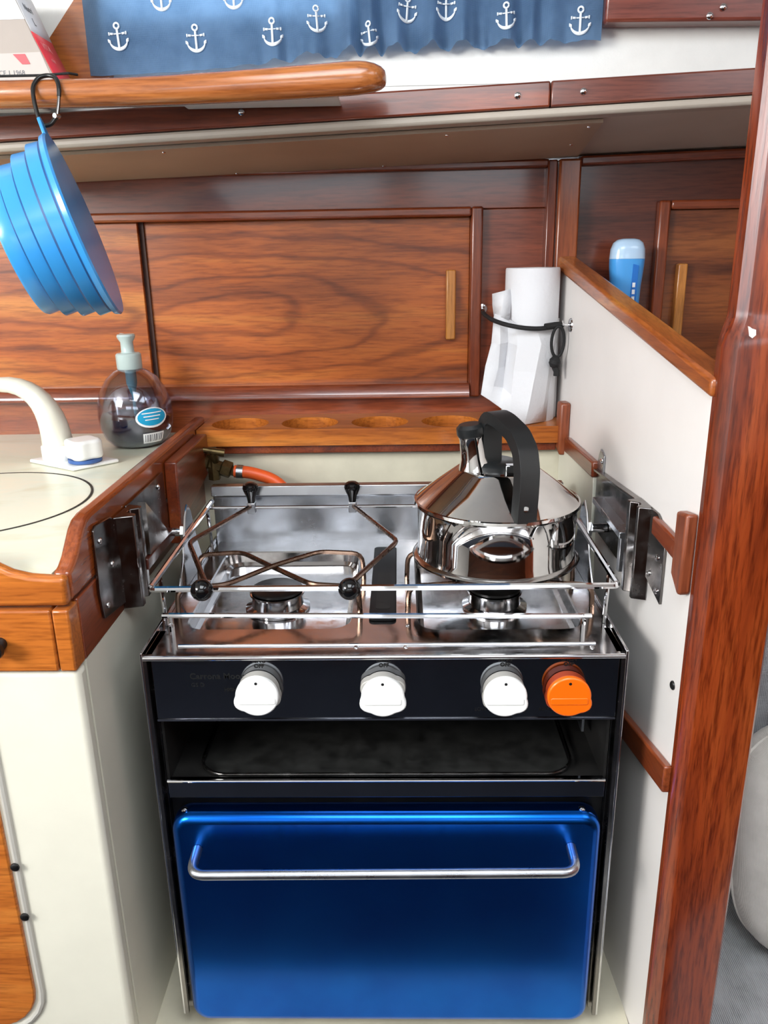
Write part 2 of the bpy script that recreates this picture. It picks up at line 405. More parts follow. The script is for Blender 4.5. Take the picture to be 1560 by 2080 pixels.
# cabin side above the galley, with the window opening behind the curtain
WX0, WX1, WZ0, WZ1 = -.290, -.03, 1.0625, 1.20
b = B().box(-1.68, WX0, .30, .34, 1.0, 1.4).box(WX1, 1.48, .30, .34, 1.0, 1.4).box(WX0, WX1, .30, .34, 1.0, WZ0).box(WX0, WX1, .30, .34, WZ1, 1.4)
b.hexa([(-1.68, .30, .908), (.88, .30, 1.0), (.88, .34, 1.0), (-1.68, .34, .908)], [(-1.68, .30, 1.0), (.88, .30, 1.0005), (.88, .34, 1.0005), (-1.68, .34, 1.0)])
struct('wall_cabin_side', b, M_liner, 'white vinyl lined cabin side above the lockers')
win = thing('window_1', (-.15, .3, WZ0), 'small cabin window behind the blue curtain', None, kind='structure')
ob('window_frame', B().box(WX0, WX1, .296, .31, WZ0, WZ0 + .006).box(WX0, WX1, .296, .31, WZ1 - .006, WZ1).box(WX0, WX0 + .006, .296, .31, WZ0 + .006, WZ1 - .006).box(WX1 - .006, WX1, .296, .31, WZ0 + .006, WZ1 - .006), M_alu, win)
ob('pane', B().box(WX0 + .006, WX1 - .006, .318, .322, WZ0 + .006, WZ1 - .006), M_glass, win)

# side-deck underside sloping from the cabin side down to the locker tops (rises a little to the right)
def sofz(x, y):
    t = (y - .285) / (.52 - .285); zb = .9425 + .028 * x; zf = .958 + .038 * x
    return zf + (zb - zf) * t
def sofgrid(xf0, xf1, xb0, xb1, y0, y1, d0, d1, n=30):
    """slab hugging the (slightly twisted) underside: d0..d1 below it"""
    b = B()
    for (d, flip) in ((d0, 0), (d1, 1)):
        def fn(u, v):
            y = y0 + (y1 - y0) * v; x = (xf0 + (xf1 - xf0) * u) * (1 - v) + (xb0 + (xb1 - xb0) * u) * v; return (x, y, sofz(x, y) - d)
        b.grid(fn, n, 6)
    m = n + 1; k = 7 * m; bd = [i for i in range(m)] + [r * m + n for r in range(1, 7)] + [6 * m + i for i in range(n - 1, -1, -1)] + [r * m for r in range(5, 0, -1)]
    return b.add([], []) if False else b.add_faces([(bd[i], bd[(i + 1) % len(bd)], bd[(i + 1) % len(bd)] + k, bd[i] + k) for i in range(len(bd))])
b = sofgrid(-1.6, 1.4, -1.6, 1.4, .285, .56, -.02, 0, 60)
sof = struct('ceiling_side_deck', b, M_soffit, 'beige underside of the side deck above the lockers')
def sofb(x0f, x1f, x0b, x1b, y0, y1, d0, d1): return sofgrid(x0f, x1f, x0b, x1b, y0, y1, d0, d1)
sb = thing('soffit_board', (-.2, .4, .94), 'tan removable board screwed under the side deck, slanted right end', 'panel')
ob('board', sofb(-.9, .247, -.9, .262, .308, .506, .0006, .0045), M_soffitp, sb)
for x, y in ((-.25, .325), (.075, .325), (.235, .325), (.235, .42), (-.39, .33), (.0, .5), (-.2, .5)):
    put('screw', SCREWS, sb, (x, y, sofz(x, y) - .0045), (math.pi, 0, 0))
lip = struct('trim_1', sofb(-1.2, 1.2, -1.2, 1.2, .273, .293, -.006, .003), plain('grey_lip_paint', '#b3a99c', .5), 'pale moulded lip along the side deck edge', bevel=.003)

# mahogany trim board under the white liner (two lengths, with screws)
def tz(x): return .9660 + .038 * (x - .015)
def trimb(x0, x1):
    return B().hexa([(x0, .272, tz(x0)), (x1, .272, tz(x1)), (x1, .3, tz(x1)), (x0, .3, tz(x0))], [(x0, .274, tz(x0) + .0255), (x1, .274, tz(x1) + .0255), (x1, .3, tz(x1) + .0255), (x0, .3, tz(x0) + .0255)])
t2 = thing('trim_2', (0, .28, .96), 'dark mahogany trim in two lengths screwed along the cabin side', None, kind='structure')
ob('board', trimb(-1.2, .1815), M_trim, t2, bevel=.002)
ob('board', trimb(.1822, 1.2), wood('mahogany_trim_board_b', 'X', '#3d1712', '#5f2a1e', '#784030', rough=.3, seed=9), t2, bevel=.002)
for x, z in ((-.148, .9735), (.1467, .984), (.216, .9865), (-.42, .965)): put('screw', SCREW, t2, (x, .2725, z), ROT_Y)
t3 = thing('trim_3', (.4, .27, 1.05), 'reddish mahogany board at the top right beside the curtain', None, kind='structure')
ob('board', B().hexa([(.2345, .272, 1.0505), (1.2, .272, 1.040), (1.2, .30, 1.040), (.2345, .2985, 1.0505)], [(.2345, .272, 1.1205), (1.2, .272, 1.11), (1.2, .30, 1.11), (.2345, .2985, 1.1205)]), wood('mahogany_top_board', 'X', '#4b1f19', '#7c3d30', '#96553f', seed=5), t3, bevel=.003)
put('screw', SCREW, t3, (.3535, .2715, 1.0610), ROT_Y)
put('screw', SCREW, t3, (.3405, .2715, 1.0535), ROT_Y)

# partition on the right
b = B(); pb = [(.53, -.45), (-.028, -.45), (-.028, .7165), (.53, .812)]
n = len(pb); b.add([rp(y, 0, z) for y, z in pb] + [rp(y, -.016, z) for y, z in pb], [(0, 1, 2, 3), (7, 6, 5, 4)] + [(i, (i + 1) % n, (i + 1) % n + n, i + n) for i in range(n)])
wr = struct('wall_right', b, M_panel, 'white laminate partition with a sloping top, right of the cooker')
b = B(); pblock(b, .535, -.03, -.021, .004, .806, .8255, .7125, .7285)
struct('trim_4', b, M_cap, 'teak capping along the sloping partition top', bevel=.004, seg=3)
b = B(); pblock(b, .395, .259, 0, .009, .566, .586, .566, .586)
struct('trim_5', b, M_redy, 'short teak batten on the partition behind the kettle', bevel=.0025)
b = B(); pblock(b, .06, -.004, 0, .007, .566, .584, .561, .580)
struct('trim_6', b, M_redy, 'short teak batten on the partition in front of the right gimbal plate', bevel=.002)
b = B(); pblock(b, .20, -.03, 0, .008, .300, .328, .337, .366)
struct('trim_7', b, M_redy, 'slanting teak batten low on the partition beside the oven', bevel=.002)
b = B(); pp = [(-.004, .610), (-.027, .6135), (-.027, .540), (-.022, .5375), (-.004, .5515)]
n = len(pp); b.add([rp(y, 0, z) for y, z in pp] + [rp(y, .011, z) for y, z in pp], [tuple(range(n)), tuple(range(2 * n - 1, n - 1, -1))] + [(i, (i + 1) % n, (i + 1) % n + n, i + n) for i in range(n)])
struct('trim_8', b, M_blk, 'upright teak block with chamfered foot against the post', bevel=.003)
b = B(); pp = [(.425, .567), (.402, .558), (.402, .6305), (.425, .6305)]
b.add([rp(y, 0, z) for y, z in pp] + [rp(y, .014, z) for y, z in pp], [(0, 1, 2, 3), (7, 6, 5, 4)] + [(i, (i + 1) % 4, (i + 1) % 4 + 4, i + 4) for i in range(4)])
struct('trim_9', b, M_blk, 'small upright teak block at the end of the glass shelf', bevel=.003)
b = B(); pp = [(.432, .1), (.25, .1), (.25, .42), (.262, .58), (.395, .575), (.432, .56)]
n = len(pp); b.add([rp(y, 0, z) for y, z in pp] + [rp(y, .006, z) for y, z in pp], [tuple(range(n)), tuple(range(2 * n - 1, n - 1, -1))] + [(i, (i + 1) % n, (i + 1) % n + n, i + n) for i in range(n)])
struct('wall_right_lining', b, M_cream, 'cream lining board on the partition behind the kettle', bevel=.001)
put('screw', SCREWD, wr, rp(-.0114, 0, .4414), ROT_XL)
put('screw', SCREWS, wr, rp(.3547, 0, .788), ROT_XL)

# post closing the partition
post = thing('trim_10', (.305, -.04, -.45), 'reddish varnished mahogany post from sole to deckhead at the right', None, kind='structure')
def post_loft():
    secs = [(-.45, 0), (.752, 0), (.762, .25), (.776, .95), (.782, 1), (1.4, 1)]; b = B()
    lo = [(.2705, -.024), (.2705, -.033), (.2725, -.038), (.2785, -.0455), (.282, -.0468), (.3255, -.048), (.331, -.0465), (.335, -.041), (.335, -.024)]
    hi = [(.2765, -.022), (.2770, -.029), (.2785, -.034), (.285, -.0405), (.290, -.0425), (.3215, -.0445), (.329, -.0425), (.335, -.034), (.336, -.022)]
    n = len(lo)
    for z, t in secs: b.v += [(a[0] + (c[0] - a[0]) * t, a[1] + (c[1] - a[1]) * t, z) for a, c in zip(lo, hi)]
    for i in range(len(secs) - 1): b.f += [(i * n + k, i * n + (k + 1) % n, (i + 1) * n + (k + 1) % n, (i + 1) * n + k) for k in range(n)]
    b.f += [tuple(range(n))[::-1], tuple(range((len(secs) - 1) * n, len(secs) * n))]; return b
ob('shaft', post_loft(), M_post, post, angle=20)
ob('filler_chip', B().prism([(.2855, .7630), (.288, .7612), (.2905, .7635), (.2900, .7675), (.2868, .7685), (.2848, .7700)], 'Y', -.0462, -.041), M_panel, post)

# ================================================================ back lockers (sliding doors) above the shelf
YF = .52
lk = thing('sliding_door_locker', (-.2, .52, .6), 'mahogany wall locker with two teak sliding doors behind the cooker', 'cabinet')
ob('back_panel', B().box(-1.64, .225, .545, .56, .57, .97), M_face, lk)
ob('face_board', B().hexa([(-1.64, YF, .884), (.225, YF, .884), (.225, .54, .884), (-1.64, .54, .884)], [(-1.64, YF, .935), (.225, YF, .945), (.225, .54, .945), (-1.64, .54, .935)]), M_face, lk, bevel=.001)
ob('face_board', B().box(.130, .225, YF + .0005, .54, .60, .8835), M_face, lk, bevel=.001)
ob('face_board', B().box(-1.64, .2245, YF - .001, .54, .568, .626), M_bead, lk, bevel=.001)
ob('top_bead', B().hexa([(-1.64, .508, .923), (.225, .508, .9345), (.225, .53, .9345), (-1.64, .53, .923)], [(-1.64, .508, .9325), (.225, .508, .9455), (.225, .53, .9455), (-1.64, .53, .9325)]), M_bead, lk, bevel=.003)
ob('frame_moulding', B().box(-1.64, .1205, .506, .538, .874, .8865), M_bead, lk, bevel=.003, seg=3)
ob('frame_moulding', B().box(.1205, .1365, .506, .538, .623, .8865), M_beadv, lk, bevel=.003, seg=3)
ob('frame_moulding', B().prism([(.499, .624), (.499, .6290), (.5005, .6315), (.5042, .6410), (.5065, .6435), (.538, .6435), (.538, .624)], 'X', -1.3, .1205), wood('mahogany_sill_bead', 'X', '#5a2414', '#8d4424', '#ab6032', rough=.22, coat=1), lk)
d = ob('door', B().box(-.352, .1205, .531, .538, .6375, .874), M_door, lk, bevel=.001)
ob('pull', B().box(.0865, .1005, .519, .531, .705, .803), M_pull, d, bevel=.002)
d = ob('door', B().box(-1.29, -.3505, .520, .5275, .6375, .874), M_doorL, lk, bevel=.001)
ob('pull', B().box(-1.27, -1.256, .508, .52, .705, .803), M_pull, d, bevel=.002)
ob('edge_strip', B().box(-.3505, -.3440, .5275, .5312, .6375, .874), plain('dark_door_edge', '#3a1a0e', .6), lk)
up_ = thing('trim_11', (.245, .51, .6), 'upright teak post between the two wall lockers', None, kind='structure')
ob('strip', B().box(.2225, .2355, .503, .56, .57, .9435), M_beadv, up_, bevel=.002)
ob('strip', B().box(.2365, .2665, .497, .56, .57, .9440), wood('teak_upright', 'Z', '#6b2f18', '#9a5026', '#b26a36'), up_, bevel=.003)
rl = thing('right_hand_locker', (.45, .52, .6), 'darker wall locker right of the upright post, partly behind the partition', 'cabinet')
rlb = wood('mahogany_right_locker', 'X', '#3d1912', '#683221', '#83482c', rough=.3, seed=7)
ob('face_board', B().hexa([(.267, YF + .002, .58), (1.44, YF + .002, .58), (1.44, .56, .58), (.267, .56, .58)], [(.267, YF + .002, .949), (1.44, YF + .002, .97), (1.44, .56, .97), (.267, .56, .949)]), rlb, rl)
ob('top_bead', B().hexa([(.267, .508, .936), (1.44, .508, .966), (1.44, .53, .966), (.267, .53, .936)], [(.267, .508, .948), (1.44, .508, .978), (1.44, .53, .978), (.267, .53, .948)]), M_trim, rl, bevel=.003)
ob('frame_moulding', B().box(.378, .394, .506, YF + .002, .60, .890), M_beadv, rl, bevel=.003)
ob('frame_moulding', B().box(.394, 1.44, .506, YF + .002, .878, .890), M_bead, rl, bevel=.003)
d = ob('door', B().box(.394, 1.44, .517, YF + .002, .60, .878), wood('teak_right_door', 'X', '#46200f', '#7c421f', '#9a5a2c', rough=.34, seed=4), rl, bevel=.001)
ob('pull', B().box(.410, .4235, .503, .517, .690, .8065), M_pull, d, bevel=.002)
struct('wall_locker_top', B().box(.268, 1.44, .36, .521, .565, .58).box(.268, 1.44, .415, .521, -.1, .565), M_panel, 'pale shelf behind the partition under the right locker')

# ================================================================ glass shelf
gs = thing('glass_rack_shelf', (0, .46, .575), 'teak shelf with a row of round cut-outs for glasses above the cooker', 'shelf')
def shelf_mesh():
    z0, z1 = .5745, .598; x0, x1, y0, y1 = -.264, .244, .41, .5185
    bm = bmesh.new(); loops = []
    def loop(pts, z):
        vs = [bm.verts.new((x, y, z)) for x, y in pts]; return vs, [bm.edges.new((vs[i], vs[(i + 1) % len(vs)])) for i in range(len(vs))]
    holes = [arc((cx, .4535), .0405, 0, 360, 32)[:-1] for cx in (-.2105, -.1105, -.0105, .0895)]
    rect = [(x0, y0), (x1, y0), (x1, y1), (x0, y1)]
    for z in (z0, z1):
        L = [loop(rect, z)] + [loop(h, z) for h in holes]; loops.append(L)
        bmesh.ops.triangle_fill(bm, edges=[e for _, es in L for e in es], use_beauty=True)
    for (va, _), (vb, _) in zip(*loops):
        for i in range(len(va)): bm.faces.new((va[i], va[(i + 1) % len(va)], vb[(i + 1) % len(va)], vb[i]))
    bmesh.ops.recalc_face_normals(bm, faces=bm.faces)
    me = bpy.data.meshes.new('board'); bm.to_mesh(me); bm.free(); me.materials.append(M_shelf); return me
put('board', shelf_mesh(), gs)
ob('batten', B().box(-.24, .235, .418, .4315, .562, .5744), M_redy, gs, bevel=.001)
ob('well_bottom', B().box(-.262, .242, .452, .5185, .562, .566), M_bead, gs)

# ================================================================ left galley unit
XL = -.265
cab = thing('galley_cabinet', (-.5, .2, -.45), 'cream galley cabinet left of the cooker with teak drawer and door', 'cabinet')
ob('front_panel', B().box(-1.63, XL, -.0545, -.035, -.45, .484), M_cream, cab, bevel=.006, seg=3)
ob('side_panel', B().box(XL - .012, XL - .0005, -.035, .45, 0, .484), M_cream, cab)
ob('side_board', B().box(XL - .014, XL, -.0355, .45, .485, .5445), M_redy, cab, bevel=.0015)
d = ob('drawer', B().box(-.62, -.2805, -.058, -.03, .485, .5435), M_front, cab, bevel=.002)
ob('knob', B().lathe([(.006, 0), (.006, .004), (.004, .007), (.009, .012), (.0085, .016), (0, .018)], axis_mat((-.3275, -.058, .513), (0, -1, 0)), 16), M_blackm, d)
ob('end_block', B().box(-.2795, XL, -.058, -.036, .485, .5435), M_front, cab, bevel=.002)
doorpoly = rrect(-.75, -.3585, .072, .52, .048); 
dd = ob('door', B().prism([(x, min(z, .47)) for x, z in doorpoly], 'Y', -.058, -.05), M_front, cab, bevel=.002)
ring = [(x, -.0548, z) for x, z in rrect(-.757, -.3520, .066, .478, .052)]
ob('door_surround', B().tube(ring, .0032, 8, True), plain('grey_gelcoat_lip', '#b9b6ae', .4), cab)
for z in (.2768, .217): put('screw', SCREWD, dd, (-.3525, -.0585, z), ROT_Y)

wt = thing('worktop', (-.5, .2, .55), 'pale green marbled worktop with a round sink lid and teak fiddle rail', 'worktop')
ob('slab', B().box(-1.64, XL - .0155, -.0435, .519, .5455, .572), M_worktop, wt)
SC = (-.455, .166); SR = .1245
ob('lid_seam', B().lathe([(SR - .0013, .5719), (SR - .0013, .5726), (SR + .0013, .5726), (SR + .0013, .5719)], Matrix.Translation((SC[0], SC[1], 0)), 90, True), M_grout, wt)
ob('sink_lid', B().lathe([(0, .5715), (SR - .002, .5715), (SR - .002, .5724), (0, .5724)], Matrix.Translation((SC[0], SC[1], 0)), 90), M_worktop, wt)
side = [(-.0442, .546), (-.0442, .5728), (-.034, .5755), (-.024, .581), (-.014, .590), (-.004, .599), (.006, .6045), (.018, .6065), (.468, .6065), (.468, .546)]
ob('side_fiddle', B().prism(side, 'X', XL - .015, XL), M_raily, wt, bevel=.004, seg=3)
front = [(XL, .546), (XL, .5722), (-.2802, .5728), (-.295, .574), (-.31, .578), (-.325, .586), (-.34, .595), (-.355, .6015), (-.37, .604), (-1.64, .604), (-1.64, .546)]
ob('front_fiddle', B().prism(front, 'Y', -.056, -.044), M_front, wt, bevel=.004, seg=3)  # orange colour carries the light on the front face; side rail darker

# tapering teak chock hanging from the rail
b = B(); b.prism([(.2485, .594), (.2425, .492), (.262, .512), (.30, .524), (.35, .532), (.408, .54), (.408, .594)], 'X', XL + .0005, XL + .016)
ch = ob('teak_chock', b, M_redy, bevel=.002); tag(ch, 'tapering dark teak chock under the left fiddle rail', 'chock')

# ================================================================ cooker
ck = thing('marine_cooker', (0, .16, 0), 'gimballed stainless steel marine cooker with a metallic blue oven door', 'cooker')
for s in (-1, 1):
    x = .23 * s; xi = .2275 * s
    prof = [(0, .022), (0, .4715), (.14, .4715), (.165, .50), (.19, .545), (.203, .556), (.214, .545), (.232, .50), (.25, .4715), (.33, .4715), (.33, .022)]
    p = ob('side_panel', B().prism(prof, 'X', min(x, xi), max(x, xi)), M_steel, ck, bevel=.0006)
    ob('front_channel', B().box(min(xi, .2215 * s), max(xi, .2215 * s), .010, .06, .022, .4655), M_darksteel, p)
    ob('edge_flange', B().box(min(xi, .224 * s), max(xi, .224 * s), .0, .004, .022, .466), M_darksteel, p)
ob('back_panel', B().box(-.2272, .2272, .327, .33, .022, .464), M_darksteel, ck)
sp = ob('splash_back', B().prism([(.324, .464), (.324, .528), (.314, .531), (.316, .544), (.3295, .544), (.3295, .464)], 'X', -.2272, .2272), steel('matt_splash_steel', '#c9ccd2', .24, .06, 25), ck, bevel=.001)
for px in (-.2135, .2135): put('rivet', SCREWS, sp, (px, .3237, .512), ROT_Y)

# hob sheet with two recessed wells
WELLS = [(-.205, -.034, .062, .285), (.034, .203, .058, .285)]
def hob_mesh():
    bm = bmesh.new()
    def loop(pts, z):
        vs = [bm.verts.new((x, y, z)) for x, y in pts]; return vs, [bm.edges.new((vs[i], vs[(i + 1) % len(vs)])) for i in range(len(vs))]
    zt = .4655
    outer = loop([(-.2272, .0035), (.2272, .0035), (.2272, .324), (-.2272, .324)], zt)
    L = [outer]; rims = []
    for w in WELLS:
        r0 = loop(rrect(*w, .022), zt); L.append(r0); rims.append((w, r0))
    bmesh.ops.triangle_fill(bm, edges=[e for _, es in L for e in es], use_beauty=True)
    for w, (v0, _) in rims:
        prev = v0
        for k, (ins, dz) in enumerate(((.0015, -.0015), (.004, -.013), (.008, -.0165))):
            pts = rrect(w[0] + ins, w[1] - ins, w[2] + ins, w[3] - ins, .022 - ins * .8)
            cur = [bm.verts.new((x, y, zt + dz)) for x, y in pts]
            for i in range(len(cur)): bm.faces.new((prev[i], prev[(i + 1) % len(cur)], cur[(i + 1) % len(cur)], cur[i]))
            prev = cur
        bm.faces.new(prev)
    bmesh.ops.recalc_face_normals(bm, faces=bm.faces)
    if sum(f.normal.z * f.calc_area() for f in bm.faces) < 0: bmesh.ops.reverse_faces(bm, faces=bm.faces)
    me = bpy.data.meshes.new('hob_top'); bm.to_mesh(me); bm.free(); me.materials.append(M_hob)
    me.polygons.foreach_set('use_smooth', [True] * len(me.polygons)); me.set_sharp_from_angle(angle=math.radians(30)); return me
hob = put('hob_top', hob_mesh(), ck); hob['_w'] = (0., 0., 0.)
ob('front_lip', B().tube([(-.2272, .0015, .4655), (.2272, .0015, .4655)], .0026, 10), M_chrome, ck)
ob('hob_rib', B().tube([(-.2, .026, .466), (.205, .026, .466)], .0016, 8), M_steel, hob)
for cx, cy in ((-.121, .150), (.122, .150)):
    bu = ob('burner', B().lathe([(.036, .4495), (.036, .452), (.029, .4545), (.0275, .466), (.0305, .4675), (.0305, .4695), (.012, .4705), (0, .4705)], Matrix.Translation((cx, cy, 0)), 40), M_steel, ck)
    ob('burner_cap', B().lathe([(.0, .4706), (.0285, .4706), (.0285, .4732), (.025, .4748), (0, .4752)], Matrix.Translation((cx, cy, 0)), 40), M_blackm, bu)
vent = ob('grill_vent', B().prism(rrect(-.0158, .0125, .078, .288, .006), 'Z', .4657, .4695), plain('matt_black_vent', '#0d0d0e', .55, spec=.25), ck, bevel=.001)
ob('vent_slot', B().prism(rrect(-.009, .006, .10, .20, .004), 'Z', .4693, .4698), M_rubber, vent)
for px, py in ((-.026, .022), (.022, .022), (.2, .018), (.024, .068)): put('rivet', SCREWS, hob, (px, py, .4656))

# rails
def rail(name, pts, r, mat, parent, closed=False, n=8, fil=0):
    pts = fillet(pts, fil, 4, closed) if fil else pts
    return ob(name, B().tube(pts, r, n, closed), mat, parent)
RZ = .521
fr = rail('fiddle_rail', [(-.226, .312, RZ + .004), (-.226, .038, RZ), (.226, .038, RZ), (.226, .312, RZ + .004)], .0032, M_chrome, ck, fil=.006)
rail('back_rail', [(-.226, .297, RZ), (.226, .297, RZ)], .0022, M_steel, fr)
for x in (-.226, .226):
    for y in (.072, .285): rail('rail_post', [(x * .992, y, .466), (x, y, RZ)], .0023, M_chrome, fr)
fb = rail('front_bar', [(-.2205, .05, .4875), (.2055, .05, .4835)], .0028, M_chrome, ck)
for x in (-.212, .198): rail('bar_foot', [(x, .05, .4655), (x, .05, .486)], .0026, M_chrome, fb)
# wire pan supports crossing over each burner
TZ = .500
for cx, s in ((-.121, 1), (.122, -1)):
    for k in (0, 1):
        ya, yb = (.192, .096) if k == 0 else (.096, .192)
        pts = [(cx - .098, ya, .452), (cx - .096, ya, TZ - .003), (cx - .045, ya, TZ), (cx, .146, TZ + (.002 if k else -.0015)), (cx + .045, yb, TZ), (cx + .094, yb, TZ - .003), (cx + .096, yb, .452)]
        rail('pan_support', pts, .0028, M_rust, ck, fil=.012)
# pot clamps with ball screws
for pts, lab in (([(-.172, .297, .523), (-.218, .160, .5245), (-.172, .044, .523)], 'left'), ([(-.043, .297, .523), (.0147, .158, .5245), (-.031, .044, .523)], 'right')):
    a = rail('pot_clamp', pts, .0028, M_rust, ck, fil=.012)
    x0 = pts[0][0]; x1 = pts[2][0]
    for (x, y, front_) in ((x0, .297, 0), (x1, .040, 1)):
        br = ob('clamp_bracket', B().box(x - .005, x + .005, y - .005, y + .005, RZ - .007, RZ + .007), M_alu, a, bevel=.001)
        if front_:
            ob('ball_knob', B().lathe([(.0, .0)] + [(.0108 * math.sin(math.radians(t)), .0108 - .0108 * math.cos(math.radians(t))) for t in range(12, 180, 12)] + [(0, .0216)], axis_mat((x, y - .003, RZ + .001), (0, -.55, .15)), 24), M_blackgloss, br)
        else:
            ob('ball_knob', B().lathe([(.004, 0), (.0055, .010), (.0092, .018), (.0102, .022), (.0092, .0265), (.005, .029), (0, .0295)], axis_mat((x, y, RZ + .004), (0, .02, 1)), 24), M_blackgloss, br)

# control panel
cp = ob('control_panel', B().box(-.2213, .2235, .004, .009, .398, .4648), M_mirror, ck, bevel=.0008)
ob('panel_edge', B().box(-.2213, .2235, .0035, .009, .3958, .3979), M_steel, cp)
FR = (1, 0, 0), (0, 0, 1)
text('lettering', 'Carrona Moor', .0088, M_ink, cp, facing((-.1855, .0037, .4447), *FR), 'LEFT', .00012)
text('lettering', 'GS D', .006, M_ink, cp, facing((-.1848, .0037, .4355), *FR), 'LEFT')
text('lettering', 'HIGH', .005, M_ink, cp, facing((-.147, .0037, .4302), *FR), 'CENTER', .00015)
KN = [(-.1190, .4315, [205], 0), (-.0002, .4300, [208, -28], 0), (.1148, .4295, [-32], 0), (.1745, .4295, [-32], 1)]
for (kx, kz, nubs, org), lab in zip(KN, ('RING', 'GRILL', 'RING', 'OVEN')):
    text('lettering', lab + '\nOFF', .0055, M_ink, cp, facing((kx + .001, .0037, .4582), *FR), 'CENTER', .0002)
for x in (.0935, .1555): text('lettering', 'LOW', .005, M_ink, cp, facing((x, .0037, .4075), *FR), 'CENTER', .0001)

def knob_outline(r, nubs, ext, n=64):
    out = []
    for k in range(n):
        a = 360 * k / n; rr = r
        for t in nubs:
            d = abs((a - t + 180) % 360 - 180)
            if d < 26: rr = max(rr, r + ext * (1 - (d / 26) ** 1.6))
        out.append((rr * math.cos(math.radians(a)), rr * math.sin(math.radians(a))))
    return out
for kx, kz, nubs, org in KN:
    mats = (M_orange, M_orangedk) if org else (M_plastic, M_greyknob)
    opp = [180 - t if t != 200 else 20 for t in nubs] if len(nubs) == 1 else [25, 155]
    kb = ob('control_knob', B().prism([(kx + x, kz + z) for x, z in knob_outline(.0205, nubs, .0035)], 'Y', -.0125, -.0065), mats[0], ck, bevel=.0015)
    ob('knob_skirt', B().prism([(kx + x, kz + z) for x, z in knob_outline(.0198, opp, .003)], 'Y', -.0065, .0038), mats[1], kb, bevel=.001)
    ob('grip_bar', B().prism(rrect(kx - .0175, kx + .0175, kz - .0075, kz - .0005, .002), 'Y', -.0133, -.0122), mats[0], kb, bevel=.0006)
    ob('pointer_dot', B().lathe([(0, 0), (.0014, 0), (.0014, .0004), (0, .0004)], axis_mat((kx, -.0124, kz + .0145), (0, -1, 0)), 12), M_ink, kb)

# grill compartment
gc = ob('grill_cavity', B().box(-.2212, -.2185, .012, .30, .300, .396).box(.2185, .2212, .012, .30, .300, .396).box(-.2185, .2185, .297, .30, .300, .396).box(-.2185, .2185, .012, .297, .391, .396).box(-.2185, .2185, .012, .297, .316, .3205), M_cavity, ck)
ob('grill_pan', B().prism(rrect(-.19, .19, .02, .28, .02), 'Z', .3205, .3235), plain('black_pan_enamel', '#232322', .28, mottle=.5, mscale=60), gc, bevel=.001)
pr = [(x, y, .3255) for x, y in rrect(-.192, .192, .016, .285, .03)]
ob('pan_rim', B().tube(pr, .0016, 8, True), M_darksteel, gc)
ob('pan_runner', B().box(.206, .2085, .06, .28, .345, .3905), M_alu, gc)
gl = ob('grill_front_bar', B().box(-.2185, .2185, .003, .012, .3070, .3262), M_mirror, ck, bevel=.0008)
ob('bar_edge', B().tube([(-.2185, .0035, .3268), (.2185, .0035, .3268)], .0016, 8), M_chrome, gl)
ob('oven_front', B().box(-.2212, .2212, .018, .03, .022, .306), M_blackm, ck)
# blue oven door with bar handle
dr = ob('oven_door', B().prism(rrect(-.2165, .2155, .024, .2955, .02, 6), 'Y', -.012, .017), M_blue, ck, bevel=.009, seg=4)
HB = fillet([(-.1905, -.012, .2575), (-.1905, -.045, .2545), (.1850, -.045, .2575), (.1850, -.012, .2600)], .017, 7)
hd = ob('handle', B().tube(HB, .0049, 14), M_alu, dr)
for x in (-.2033, .1967): put('screw', SCREW, dr, (x, .0, .2953))
for x in (-.195, .195):
    for y in (.03, .30): ob('foot', B().lathe([(.014, .0), (.016, .004), (.012, .014), (.012, .0225)], Matrix.Translation((x, y, 0)), 18), M_rubber, ck)

# ================================================================ kettle
KX, KY, KZ = .1225, .160, .5035
kt = thing('kettle', (KX, KY, KZ), 'polished stainless conical kettle with a black handle on the hob', 'kettle')
T = Matrix.Translation((KX, KY, KZ))
body = ob('body', B().lathe([(0, 0), (.078, 0), (.083, .003), (.0865, .009), (.0855, .016), (.0856, .040), (.0862, .0625), (.0885, .0655), (.0892, .068), (.0868, .0705), (.066, .0865), (.045, .1020), (.0425, .1038), (.041, .1045), (0, .1045)], T, 72), M_kettle, kt)
ob('base_rim', B().lathe([(.082, .0005), (.0905, .004), (.0915, .0065), (.0895, .0085), (.0862, .0095), (.083, .006)], T, 72, True), M_kettlefoot, kt)
ob('shoulder_bead', B().lathe([(.0868, .0635), (.0900, .0668), (.0892, .0697), (.0862, .0705)], T, 72, True), M_kettle, body)
spx = Vector((KX - .025, KY - .008, KZ + .103)); sd = Vector((-.12, -.02, 1)).normalized()
ob('spout', B().lathe([(.0185, -.004), (.0165, .004), (.0135, .014), (.0128, .035), (.0138, .0385), (.0118, .0388), (.011, .012)], axis_mat(spx, sd), 32), M_kettle, kt)
cap = ob('spout_cap', B().lathe([(.0135, .0375), (.0148, .040), (.0148, .047), (.0115, .0505), (0, .051)], axis_mat(spx, sd), 32), M_black, kt)
